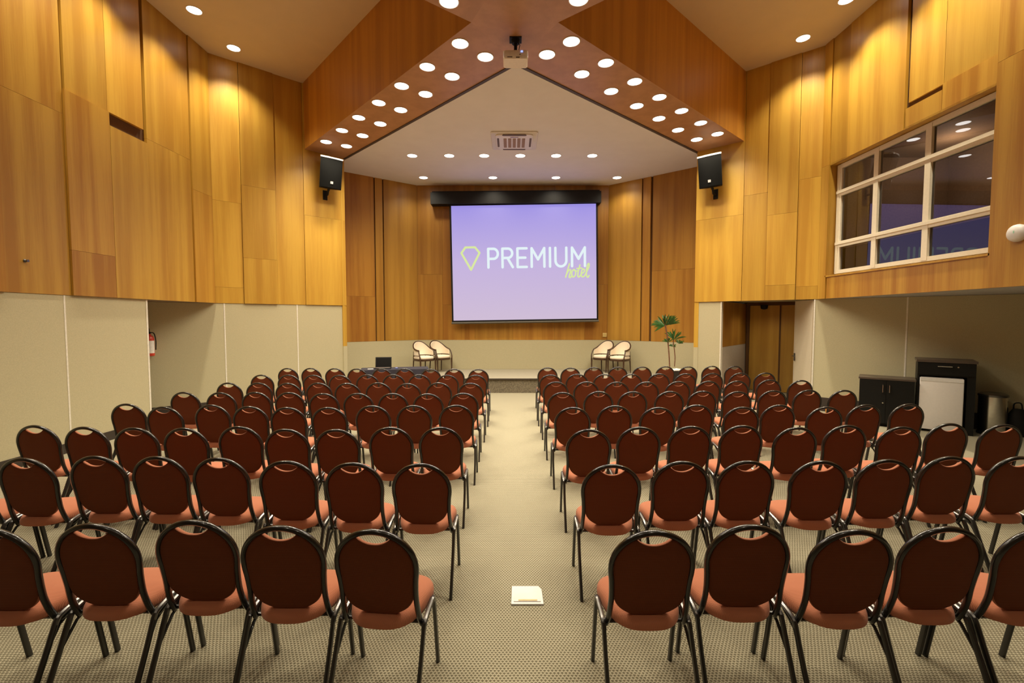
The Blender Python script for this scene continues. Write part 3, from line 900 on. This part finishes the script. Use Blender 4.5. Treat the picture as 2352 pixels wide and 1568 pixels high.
# ------------------------------------------------------------------ projection screen
scr = thing('projection_screen', 'large pull-down projection screen showing a lilac hotel slide on the stage wall', 'screen', (.36, 13.38, 3.50))
ROLL = Matrix.Rotation(R(-.9), 3, 'Y')
mb = MB(); mb.box((0, .0, 0), (4.30, .012, 3.44), 0, ROLL); mb.build('black_border', M_BLACK, scr, smooth=False)
mb = MB(); mb.box((0, -.008, .02), (4.20, .008, 3.32), 0, ROLL); mb.build('slide_surface', M_SLIDE, scr, smooth=False)
mb = MB(); mb.tube([ROLL @ Vector((-2.16, -.005, -1.715)), ROLL @ Vector((2.16, -.005, -1.715))], .03, 10); mb.build('bottom_bar', plain('grey_bar', (.09, .08, .06), .5), scr)
mb = MB(); rot = Matrix.Rotation(R(-.5), 3, 'Y')
mb.box((-.25, .062, 1.87), (4.92, .305, .33), 0, rot); mb.box((-.25, .10, 2.06), (4.86, .2, .06), 0, rot)
mb.build('casing', M_BLACK, scr, smooth=False)
def ribbon(mb, pts, w, y=-.0135, closed=False):
    """flat stroke with round joints along pts (x, z)"""
    P = [Vector((p[0], p[1])) for p in pts]
    if closed: P = P + [P[0]]
    for a, b in zip(P, P[1:]):
        d = (b - a)
        if d.length < 1e-6: continue
        d.normalize(); n = Vector((-d.y, d.x)) * w / 2
        mb.poly([ROLL @ Vector((q.x, y, q.y)) for q in (a + n, b + n, b - n, a - n)])
    for a in P:
        mb.poly([ROLL @ Vector((a.x + w / 2 * math.cos(t * math.pi / 6), y - .0004, a.y + w / 2 * math.sin(t * math.pi / 6))) for t in range(12)])
def arc(cx, cz, rx, rz, a0, a1, n=14): return [(cx + rx * math.cos(R(a0 + (a1 - a0) * k / n)), cz + rz * math.sin(R(a0 + (a1 - a0) * k / n))) for k in range(n + 1)]
# slide space: picture px (1037..1368, 474..734) -> metres about the screen centre
SX = lambda u: (u - 1202.5) * 4.20 / 330.5
SZ = lambda v: (606 - v) * 3.32 / 259
B = lambda *p: [(SX(u), SZ(v)) for u, v in p]
zt, zb = SZ(572.5), SZ(614.5); W_ = .074
mb = MB()
def stroke(*p, closed=False): ribbon(mb, list(p), W_, closed=closed)
def X(u): return SX(u)
# P
stroke((X(1120), zb), (X(1120), zt), (X(1132), zt)); zm = (zt + zb) / 2 - .02
ribbon(mb, arc(X(1132), (zt + zm) / 2, X(1142) - X(1132), (zt - zm) / 2, 90, -90) + [(X(1120), zm)], W_)
# R
stroke((X(1152.5), zb), (X(1152.5), zt), (X(1165), zt)); zr = (zt + zb) / 2 + .0
ribbon(mb, arc(X(1165), (zt + zr) / 2, X(1175) - X(1165), (zt - zr) / 2, 90, -90) + [(X(1152.5), zr)], W_); stroke((X(1164), zr), (X(1176), zb))
# E
stroke((X(1208), zt), (X(1187), zt), (X(1187), zb), (X(1208), zb)); stroke((X(1187), (zt + zb) / 2), (X(1205), (zt + zb) / 2))
# M
stroke((X(1219.5), zb), (X(1219.5), zt), (X(1234), SZ(598)), (X(1248.5), zt), (X(1248.5), zb))
# I
stroke((X(1261.5), zb), (X(1261.5), zt))
# U
ribbon(mb, [(X(1274), zt)] + arc(X(1286.5), SZ(601), X(1286.5) - X(1274), SZ(601) - zb, 180, 360) + [(X(1299), zt)], W_)
# M
stroke((X(1312), zb), (X(1312), zt), (X(1327), SZ(598)), (X(1341.5), zt), (X(1341.5), zb))
mb.build('lettering', M_TXT_W, scr, smooth=False)
mb = MB()
ribbon(mb, B((1068, 568.5), (1090, 568.5), (1100, 581), (1080, 619), (1058.5, 581)), .062, closed=True)
mb.build('diamond_emblem', M_TXT_Y, scr, smooth=False)
mb = MB()                                           # hotel, slanted brush script
hw = .042
def script(*p): ribbon(mb, smooth2(B(*p)), hw, y=-.016)
def smooth2(p):
    q = smoothpath([(a, b, 0) for a, b in p], 5); return [(v.x, v.y) for v in q]
script((1297, 639), (1302, 622), (1306, 609)); script((1300, 631), (1304, 624), (1308, 622.5), (1308, 628), (1305, 638), (1308, 640), (1312, 634))
script((1316, 622), (1312, 626), (1311, 634), (1314, 639), (1319, 635), (1320, 626), (1316, 622), (1320, 626), (1324, 625))
script((1330, 612), (1326, 627), (1325, 637), (1328, 639), (1332, 634)); script((1323, 620), (1334, 619))
script((1333, 632), (1339, 628), (1340, 622.5), (1336, 622), (1333, 629), (1334, 638), (1339, 638), (1343, 632))
script((1343, 632), (1350, 618), (1351, 610), (1348, 611), (1345, 624), (1345, 636), (1348, 640), (1351, 636))
mb.build('script_lettering', M_TXT_Y, scr, smooth=False)

# ------------------------------------------------------------------ projector
pj = thing('projector', 'ivory projector hanging on a black bracket where the wooden beams meet', 'projector', (.05, 6.60, 5.80))
mb = MB(); mb.rbox((0, 0, -.27), (.34, .26, .115), .025); mb.build('casing', M_PROJ, pj)
mb = MB(); mb.box((0, 0, -.006), (.17, .15, .012)); mb.lathe([(.05, -.06), (.06, -.012)], n=16); mb.tube([(0, 0, -.012), (0, 0, -.20)], .024, 12)
mb.box((0, 0, -.20), (.09, .09, .025)); mb.build('ceiling_bracket', M_BLACK, pj)
mb = MB()
for a in (-.06, .06): mb.tube([(0, 0, -.2), (a * 1.4, -.05, -.215)], .006, 6)
mb.tube([(.03, -.03, -.06), (.06, -.10, -.13), (.045, -.11, -.21)], .005, 6)
mb.build('cable', M_BLACK, pj)
mb = MB(); mb.box((.085, -.132, -.235), (.03, .006, .022)); mb.build('indicator_light', M_LED, pj)
mb = MB(); mb.box((.06, -.131, -.275), (.018, .004, .012)); mb.box((.03, -.131, -.315), (.05, .004, .012)); mb.box((-.08, -.131, -.31), (.07, .004, .010)); mb.build('sockets', M_VENT, pj)
mb = MB(); mb.tube([(-.09, .12, -.27), (-.09, .145, -.27)], .04, 16); mb.build('lens', M_BLACK, pj)

# ------------------------------------------------------------------ air conditioner
ac = thing('air_conditioner', 'square white ceiling air conditioner cassette in the white stage ceiling', 'air conditioner', (.05, 10.22, HB))
mb = MB(); mb.rbox((0, 0, -.012), (1.0, 1.0, .03), .05)
mb.build('panel', M_WHITE, ac)
mb = MB(); mb.rbox((0, 0, -.035), (.80, .86, .03), .09); mb.build('inner_cover', M_WHITE, ac)
for sx, sy, w, h in ((0, -.40, .52, .07), (0, .40, .52, .07)):
    mb = MB(); mb.rbox((sx, sy, -.046), (w, h, .012), .03); mb.build('air_outlet', M_VENT, ac)
for sx in (-.35, .35):
    mb = MB(); mb.rbox((sx, 0, -.046), (.045, .5, .012), .02); mb.build('air_outlet', M_VENT, ac)
mb = MB()
for k in range(5): mb.rbox((-.2 + .1 * k, .02, -.052), (.066, .50, .012), .01)
mb.build('intake_grille', M_FILTER, ac)
mb = MB(); mb.box((0, -.30, -.052), (.17, .03, .006)); mb.build('badge', plain('lilac_badge', (.30, .22, .42), .5), ac)

# ------------------------------------------------------------------ wall speakers
def speaker(loc, yaw, label):
    t = thing('wall_speaker', label, 'speaker', loc, yaw, 'black wall speakers')
    tilt = Matrix.Rotation(R(12), 3, 'X')
    def rot(p): return tilt @ Vector(p)
    def plan(front, back, yo=0, yb=.0):
        pts = []
        for k in range(9):
            q = -1 + 2 * k / 8; pts.append((q * front, -.16 - .05 * (1 - q * q) + yo))
        return pts + [(back, .16 + yb), (-back, .16 + yb)]
    mb = MB(); rings = [mb.ring([rot((x, y, z)) for x, y in plan(.25, .15)]) for z in (-.33, .33)]
    mb.bridge(rings); mb.face(rings[0][::-1]); mb.face(rings[1]); mb.build('cabinet', M_BLACK, t, angle=30)
    mb = MB(); p = [(q * .244, -.166 - .05 * (1 - q * q)) for q in [-1 + 2 * k / 8 for k in range(9)]]
    a = [mb.ring([rot((x, y - e, z)) for x, y in p]) for z in (-.315, .315) for e in (0, .012)]
    mb.bridge([a[0], a[1], a[3], a[2]], closed=False); mb.build('front_grille', M_GRILLE, t, angle=30)
    mb = MB(); r2 = [mb.ring([rot((x, y, z)) for x, y in plan(.258, .155, -.014)]) for z in (.33, .362)]
    mb.bridge(r2); mb.face(r2[0][::-1]); mb.face(r2[1]); mb.build('lit_top_cap', M_WHITE, t, angle=30)  # lamp light on the speaker top, put in as a white cap
    mb = MB(); mb.box(rot((.0, -.231, -.20)), (.06, .004, .055), 0, tilt); mb.build('badge', M_FILTER_GREY, t)
    mb = MB(); mb.tube([(0, .05, -.36), (0, .10, -.46), (0, .27, -.47)], .022, 10); mb.box((0, .27, -.44), (.10, .02, .22)); mb.tube([(0, -.02, -.33), (0, .05, -.37)], .03, 8)
    mb.build('bracket', M_BLACK, t)
    return t
# sits clear of the diagonal panelling; back plate touches it
def on_wall(W, k, z, gap):
    s = s_of(W, k); v = W.w(s, z, gap); return v
vL = on_wall(WLD, kx(752), 5.27, .30); vR = on_wall(WRD, kx(1638), 5.18, .30)
aL = math.atan2(WLD.n.y, WLD.n.x) + math.pi / 2; aR = math.atan2(WRD.n.y, WRD.n.x) + math.pi / 2
speaker(vL, aL, 'black wall speaker with bright lit top on wood panelling, extinguisher side of the stage')
speaker(vR, aR, 'black wall speaker with bright lit top on wood panelling, window side of the stage')

# ------------------------------------------------------------------ stage armchairs
def armchair(loc, yaw, label):
    t = thing('tub_armchair', label, 'armchair', loc, yaw, 'cream tub armchairs on the stage')
    # local: faces -y
    def u(phi, z_lift=True):
        a = R(phi); hw, hd = .252, .26
        x = math.copysign(abs(math.sin(a)) ** .8, math.sin(a)) * hw
        y = math.copysign(abs(math.cos(a)) ** .8, math.cos(a)) * hd
        return x, y
    def railz(phi):
        q = min(1, abs(phi) / 118); return .635 + .235 * (0.5 + 0.5 * math.cos(math.pi * min(1, q * 1.02) ** .92))
    phis = [-118 + 236 * k / 28 for k in range(29)]
    rail = []
    for p in phis:
        x, y = u(p); lean = .16 * max(0, railz(p) - .60)
        rail.append((x * (1 + lean), y * (1 + lean * 3), railz(p)))
    mb = MB(); mb.tube(rail, .020, 8); mb.build('top_rail', M_DKWOOD, t)
    mb = MB(); inn, outr = [], []
    for p, r in zip(phis, rail):
        x, y = u(p)
        top = r[2] - .008
        inn.append([(x * .90 + (r[0] - x) * .8, y * .88 + (r[1] - y) * .8, z) if z > .5 else (x * .92, y * .90, z) for z in (.50, .58, top)])
        outr.append([(x * .99, y * .99, z) if z < .6 else (r[0] * .985, r[1] * .985, z) for z in (.50, .58, top)])
    strip = []
    for a, b in zip(inn, outr): strip.append(mb.ring([a[0], a[1], a[2], b[2], b[1], b[0]]))
    m3 = MB(); m3.tube([(u(p)[0] * .96, u(p)[1] * .95, .492) for p in phis], .012, 6); m3.build('lower_rail', M_DKWOOD, t)
    mb.bridge(strip); mb.face(strip[0][::-1]); mb.face(strip[-1]); mb.build('upholstered_back', M_CREAM, t, angle=60)
    mb = MB()
    pts = []
    for k in range(32):
        a = 2 * math.pi * k / 32; ca, sa = math.cos(a), math.sin(a)
        pts.append((math.copysign(abs(ca) ** .6, ca) * .235, math.copysign(abs(sa) ** .6, sa) * .252 - .01))
    rg = [mb.ring([(x * k, y * k, z) for x, y in pts]) for k, z in ((.97, .40), (1, .415), (1, .445), (.96, .465), (.7, .474))]
    mb.bridge(rg); mb.face(rg[0][::-1]); mb.face(rg[-1]); mb.build('seat_cushion', M_CREAM, t, angle=60)
    mb = MB(); rg = [mb.ring([(x * 1.03, y * 1.03, z) for x, y in pts]) for z in (.345, .40)]
    mb.bridge(rg); mb.face(rg[0][::-1]); mb.face(rg[1]); mb.build('seat_rail', M_DKWOOD, t, angle=60)
    for s in (-1, 1):
        e = rail[0] if s < 0 else rail[-1]
        mb = MB(); mb.tube(smoothpath([(e[0], e[1], e[2]), (s * .246, e[1] - .03, .58), (s * .250, -.225, .47), (s * .242, -.235, .36)], 5), .017, 8); mb.build('arm_support', M_DKWOOD, t)
        mb = MB(); mb.tube([(s * .238, -.232, .39), (s * .238, -.236, .2), (s * .232, -.240, .0)], [.026, .021, .014], 8); mb.build('leg', M_DKWOOD, t)
        mb = MB(); mb.tube([(s * .188, .205, .60), (s * .188, .215, .38), (s * .198, .245, .0)], [.016, .02, .013], 8); mb.build('leg', M_DKWOOD, t)
    return t
armchair((-2.47, 12.67, ST), R(42), 'cream tub armchair with dark frame on stage beside the navy table')
armchair((-2.07, 13.06, ST), R(42), 'cream tub armchair with dark frame, extinguisher-side pair, nearer the screen')
armchair((2.62, 13.03, ST), R(-42), 'cream tub armchair with dark frame, plant-side pair, nearer the screen')
armchair((3.01, 12.64, ST), R(-42), 'cream tub armchair with dark frame on stage beside the tall potted plant')

# ------------------------------------------------------------------ table with cloth, laptop
tb = thing('conference_table', 'low oblong table draped in navy cloth in front of the stage', 'table', (-2.68, 10.38, 0), R(13))
mb = MB(); mb.box((0, 0, .725), (1.46, .52, .03)); mb.build('tabletop', M_DKWOOD, tb, smooth=False)
for sx in (-.66, .66):
    for sy in (-.2, .2):
        mb = MB(); mb.tube([(sx, sy, 0), (sx, sy, .71)], .02, 8); mb.build('leg', M_RAIL, tb)
mb = MB(); rings = []
pl = []
for cx, cy, a0 in ((.73, .26, 0), (-.73, .26, 90), (-.73, -.26, 180), (.73, -.26, 270)):
    for k in range(5):
        a = R(a0 + 90 * k / 4); pl.append((cx + .02 * math.cos(a), cy + .02 * math.sin(a), a))
dense = []
for i in range(len(pl)):
    p, q = pl[i], pl[(i + 1) % len(pl)]
    n = max(1, int(math.hypot(q[0] - p[0], q[1] - p[1]) / .06))
    for k in range(n): dense.append((p[0] + (q[0] - p[0]) * k / n, p[1] + (q[1] - p[1]) * k / n))
for z, f in ((.748, 0), (.735, .2), (.5, .6), (.25, .9), (.03, 1)):
    rings.append(mb.ring([(x * (1 + .012 * f * (1 + math.sin(i * 1.1))), y * (1 + .035 * f * (1 + math.sin(i * 1.1))), z) for i, (x, y) in enumerate(dense)]))
mb.bridge(rings); mb.face(rings[0]); mb.build('tablecloth', M_CLOTH, tb, angle=60)

lp = thing('laptop', 'open black laptop standing on the navy cloth-covered table', 'laptop', (-2.94, 10.32, .7485), R(10))
mb = MB(); mb.rbox((0, 0, .011), (.36, .25, .022), .012); mb.build('base', M_BLACK, lp)
mb = MB(); mb.box((0, -.01, .0235), (.31, .11, .003)); mb.build('keyboard', M_VENT, lp)
rx = Matrix.Rotation(R(-14), 3, 'X')
mb = MB(); mb.rbox(Vector((0, .125, .022)) + rx @ Vector((0, 0, .115)), (.36, .012, .235), .005, 0, rx); mb.build('lid', M_BLACK, lp)
mb = MB(); mb.box(Vector((0, .117, .022)) + rx @ Vector((0, -.001, .117)), (.33, .002, .20), 0, rx); mb.build('screen', plain('dark_screen', (.004, .004, .004), .25), lp)
mo = MB(); mo.rbox((0, 0, .0125), (.06, .10, .025), .02); o = mo.build('mouse', plain('blue_grey', (.12, .15, .38), .4)); o.location = (-2.63, 10.32, .7485); o.rotation_euler = (0, 0, R(13))
tag(o, 'small blue object beside the laptop on the navy table', 'computer mouse')
o = MB().box((0, 0, .006), (.12, .06, .010)).build('notepad', M_LABEL, smooth=False); o.location = (-3.18, 10.18, .7485); o.rotation_euler = (0, 0, R(20))
tag(o, 'small white notepad lying on the navy table next to the laptop', 'notepad')

# ------------------------------------------------------------------ potted plant
pp = thing('potted_plant', 'tall two-stemmed fan-leaved plant in a black planter by the stage', 'plant', (3.93, 10.82, 0))
mb = MB()
rg = [mb.ring([(sx * w, sy * w, z) for sx, sy in ((1, 1), (-1, 1), (-1, -1), (1, -1))]) for w, z in ((.15, 0), (.19, .66), (.165, .66), (.16, .60))]
mb.bridge(rg); mb.face(rg[0][::-1]); mb.face(rg[-1]); mb.build('planter', M_POT, pp, smooth=False)
mb = MB()
rg = [mb.ring([(w * math.cos(2 * math.pi * k / 20) * (1 + .04 * math.sin(k * 3)), w * math.sin(2 * math.pi * k / 20), z + .012 * math.sin(k * 5.1)) for k in range(20)]) for w, z in ((.155, .62), (.15, .67), (.09, .685))]
mb.bridge(rg); mb.face(rg[0][::-1]); mb.face(rg[-1]); mb.build('pebbles', M_PEBBLE, pp)
def X2(u): return (u - 1176) / 1045 * 10.84 - 3.93
def Z2(v): return 1.88 + (732 - v) * 10.84 / 1045
stems = [[(1539, 842), (1537, 815), (1534, 785), (1530, 760), (1527, 745)], [(1551, 842), (1552, 820), (1549, 795), (1547, 780), (1549, 772)]]
for sidx, st in enumerate(stems):
    mb = MB(); mb.tube(smoothpath([(X2(a), .03 * sidx, Z2(b)) for a, b in st], 4), .016 if sidx == 0 else .012, 8); mb.build('stem', M_TRUNK, pp)
fans = [((1527, 748), 12, .37, 112, 185), ((1537, 746), 8, .31, 62, 85), ((1534, 786), 6, .19, 95, 120), ((1547, 780), 10, .31, 80, 110), ((1559, 789), 6, .17, 70, 110), ((1546, 796), 5, .12, 80, 140)]
rg_ = random.Random(5)
for (u, v), n, ln, mid, spread in fans:
    mb = MB(); base = Vector((X2(u), rg_.uniform(-.03, .03), Z2(v)))
    for k in range(n):
        for lay in (0, 1):
            a = R(mid - spread / 2 + spread * (k + .5 * lay) / max(1, n - .5)); dep = rg_.uniform(-.75, .75)
            d = Vector((math.cos(a), dep, math.sin(a))).normalized(); L = ln * rg_.uniform(.75, 1.05)
            up = Vector((0, 0, 1)); sd = d.cross(Vector((0, 1, 0.2))).normalized()
            w = .013 * ln / .3
            p1 = base + d * L * .45; p2 = base + d * L * .8 - up * .01; p3 = base + d * L - up * .035
            mb.poly([base, p1 + sd * w, p2 + sd * w * .8, p3]); mb.poly([base, p3, p2 - sd * w * .8 + Vector((0, .004, 0)), p1 - sd * w + Vector((0, .004, 0))])
    mb.build('leaf_fan', M_LEAF, pp, smooth=False)

# ------------------------------------------------------------------ cabinets, fridge, bin
YAW = R(-39)
def at_cab(p, a=YAW):
    return Matrix.Rotation(a, 3, 'Z')
# low cabinet: origin at its front left foot
lc = thing('low_cabinet', 'low black two-door cabinet against the recess wall beside the fridge unit', 'cabinet', (6.20, 8.07, 0), YAW)
W1, D1, H1 = .74, .50, .85
mb = MB(); mb.box((W1 / 2, D1 / 2 + .01, .43), (W1, D1 - .02, .78)); mb.box((W1 / 2, D1 / 2 + .03, .025), (W1 - .04, D1 - .08, .05)); mb.build('body', M_CAB, lc, smooth=False)
mb = MB(); mb.box((W1 / 2, D1 / 2, H1 - .015), (W1 + .03, D1 + .02, .03)); mb.build('top', M_CABTOP, lc, smooth=False)
for s in (0, 1):
    x0 = W1 / 2 * s
    mb = MB(); mb.box((x0 + W1 / 4, .0, .44), (W1 / 2 - .004, .02, .75)); d = mb.build('door', M_CAB, lc, smooth=False)
    hx = W1 / 2 + (-.045 if s == 0 else .045)
    mb = MB(); mb.tube([(hx, -.012, .74), (hx, -.035, .73), (hx, -.035, .61), (hx, -.012, .60)], .008, 8); h = mb.build('handle', M_CHROME, d)
    h['label'] = 'silver bar handle'
mb = MB(); mb.lathe([(.012, 0), (.012, .01)], n=12); k_ = mb.build('lock', M_CHROME, lc); k_.location = (W1 / 2 - .04, -.010, .42); k_.rotation_euler = (R(90), 0, 0)

tc_ = thing('tall_cabinet', 'tall black cabinet unit with a top drawer housing the white fridge', 'cabinet', (6.845, 7.645, 0), YAW)
W3, D3, H3 = .70, .56, 1.20
mb = MB()
mb.box((.0125, D3 / 2, .58), (.025, D3, 1.16)); mb.box((W3 - .05, D3 / 2, .58), (.10, D3, 1.16)); mb.box((W3 / 2, D3 - .01, .58), (W3, .02, 1.16)); mb.box((W3 / 2, D3 / 2, .945), (W3 - .02, D3 - .01, .025)); mb.box((W3 / 2, D3 / 2, 1.06), (W3 - .02, D3 - .06, .2))
mb.build('body', M_CAB, tc_, smooth=False)
mb = MB(); mb.box((W3 / 2, D3 / 2 - .01, H3 - .02), (W3 + .03, D3 + .04, .04)); mb.build('top', M_CABTOP, tc_, smooth=False)
mb = MB(); mb.box((W3 / 2, -.01, 1.055), (W3 - .006, .02, .20)); d = mb.build('drawer', M_CAB, tc_, smooth=False)
mb = MB(); mb.tube([(.24, -.018, 1.10), (.245, -.045, 1.10), (.42, -.045, 1.10), (.425, -.018, 1.10)], .008, 8); mb.build('handle', M_CHROME, d)
mb = MB(); mb.lathe([(.012, 0), (.012, .01)], n=12); k_ = mb.build('lock', M_CHROME, d); k_.location = (.49, -.018, 1.095); k_.rotation_euler = (R(90), 0, 0)

fr = thing('mini_fridge', 'white mini fridge standing in the tall black cabinet', 'fridge', (6.845, 7.645, 0), YAW)
mb = MB(); mb.rbox((.305, .25, .475), (.52, .46, .87), .012); mb.build('body', M_FRIDGE, fr)
mb = MB(); mb.rbox((.300, -.015, .475), (.535, .05, .86), .014); mb.build('door', M_FRIDGE, fr)
mb = MB(); mb.box((.300, -.0415, .875), (.52, .006, .055)); mb.build('handle_strip', M_WHITE, fr, smooth=False)
for sx in (.1, .5):
    mb = MB(); mb.tube([(sx, .06, 0), (sx, .06, .05)], .018, 8); mb.build('foot', M_BLACK, fr)

tbn = thing('pedal_bin', 'round steel pedal bin with black lid beside the fridge cabinet', 'bin', (7.84, 7.36, 0), R(-30))
mb = MB(); mb.lathe([(.172, .03), (.175, .05), (.175, .62)], n=40); mb.build('body', M_CHROME, tbn)
mb = MB(); mb.lathe([(.165, 0), (.178, .004), (.178, .035)], n=40); mb.build('base_ring', M_BLACK, tbn)
mb = MB(); mb.lathe([(.178, .62), (.182, .63), (.180, .655), (.14, .68), (.05, .69)], n=40); mb.build('lid', M_RAIL, tbn)
mb = MB(); mb.box((0, .18, .55), (.10, .03, .2)); mb.build('hinge', M_BLACK, tbn, smooth=False)
mb = MB(); mb.box((0, -.20, .02), (.07, .06, .012)); mb.build('pedal', M_BLACK, tbn, smooth=False)
bag = thing('black_bag', 'small black bag leaning on the wall behind the steel bin', 'bag', (8.10, 7.22, 0), R(-42))
mb = MB(); rg = []
for k, z in ((.9, 0), (1, .03), (1, .2), (.85, .36), (.5, .44)):
    rg.append(mb.ring([(math.cos(2 * math.pi * i / 20) * .12 * k, math.sin(2 * math.pi * i / 20) * .07 * k, z) for i in range(20)]))
mb.bridge(rg); mb.face(rg[0][::-1]); mb.face(rg[-1]); mb.build('body', M_BLACK, bag)
mb = MB(); mb.tube(smoothpath([(-.05, 0, .42), (-.04, 0, .52), (.03, 0, .53), (.05, 0, .42)], 5), .010, 8); mb.build('handle', M_BLACK, bag)
o = MB().rbox((0, 0, .05), (.13, .08, .10), .01).build('wooden_block', M_ORANGE); o.location = (6.35, 9.02, 0); o.rotation_euler = (0, 0, YAW)
tag(o, 'small orange wooden block on the floor against the dark skirting', 'block')

# ------------------------------------------------------------------ small fittings
dm = thing('wall_dome', 'white round dome fixture on the wood wall beside the control-room window', 'alarm', (XR - .022, 5.64, 2.93), 0)
mb = MB(); prof = [(.105, 0), (.108, .02), (.10, .05), (.075, .075), (.035, .088)]
mb.lathe(prof, n=28); d = mb.build('cover', M_WHITE, dm); d.rotation_euler = (0, R(-90), 0)
mb = MB(); mb.box((-.088, -.02, .01), (.006, .012, .03)); mb.build('indicator', plain('pale_green', (.35, .7, .5), .4), dm)

hk = MB(); hk.lathe([(.022, 0), (.022, .006), (.009, .010), (.009, .03), (.016, .034), (.016, .044)], n=14)
o = hk.build('wall_hook', M_RAIL); o.location = (XL + .002, 5.86, 2.62); o.rotation_euler = (0, R(90), 0)
tag(o, 'tiny grey metal peg on the wood wall above the beige wall', 'hook')

ou = thing('wall_outlet', 'small ivory outlet plate low on the wood stage wall', 'outlet', (2.77, 13.585, 1.40))
mb = MB(); mb.rbox((0, 0, 0), (.12, .016, .12), .007); mb.build('plate', M_PLATE, ou)
mb = MB(); mb.box((-.02, -.009, 0), (.012, .004, .02)); mb.box((.02, -.009, 0), (.012, .004, .02)); mb.build('socket', M_VENT, ou, smooth=False)

fp = thing('floor_plate', 'white plastic floor plate with brass strip on the aisle carpet', 'floor box', (.10, 3.0, 0))
mb = MB(); outl = [(-.105, -.1), (.108, -.1), (.104, .06), (.085, .1), (-.1, .1)]
mb.prism(outl, 0.0, .010); mb.build('frame', M_WHITE, fp, smooth=False)
mb = MB(); mb.prism([(x * .84, y * .84 + .006) for x, y in outl], .010, .014); mb.build('lid', M_FRIDGE, fp, smooth=False)
mb = MB(); mb.box((.005, -.066, .015), (.125, .013, .003)); mb.build('pull_strip', M_BRASS, fp, smooth=False)

ext = thing('fire_extinguisher', 'red fire extinguisher with white label on the recess wall behind beige wall edge', 'fire extinguisher', tuple(WLF.w(s_of(WLF, kx(342)), 1.16, .09)), R(36))
mb = MB(); mb.lathe([(.055, 0), (.075, .012), (.075, .33), (.06, .38), (.025, .41), (.025, .43)], n=28); mb.build('cylinder', M_RED, ext)
mb = MB()
rg = [mb.ring([(.0765 * math.cos(R(200 + 140 * k / 12)), .0765 * math.sin(R(200 + 140 * k / 12)), z) for k in range(13)]) for z in (.06, .30)]
mb.bridge(rg, closed=False); mb.build('label', M_LABEL, ext)
mb = MB(); mb.lathe([(.02, .43), (.02, .47)], n=14); mb.tube([(0, 0, .47), (.0, -.09, .49)], .008, 6); mb.tube([(0, 0, .485), (.0, -.08, .53)], .008, 6); mb.build('valve_handle', M_BLACK, ext)
mb = MB(); mb.tube(smoothpath([(0.01, -.02, .455), (.07, -.04, .44), (.095, -.02, .3), (.09, -.01, .12)], 5), .009, 8); mb.build('hose', M_BLACK, ext)
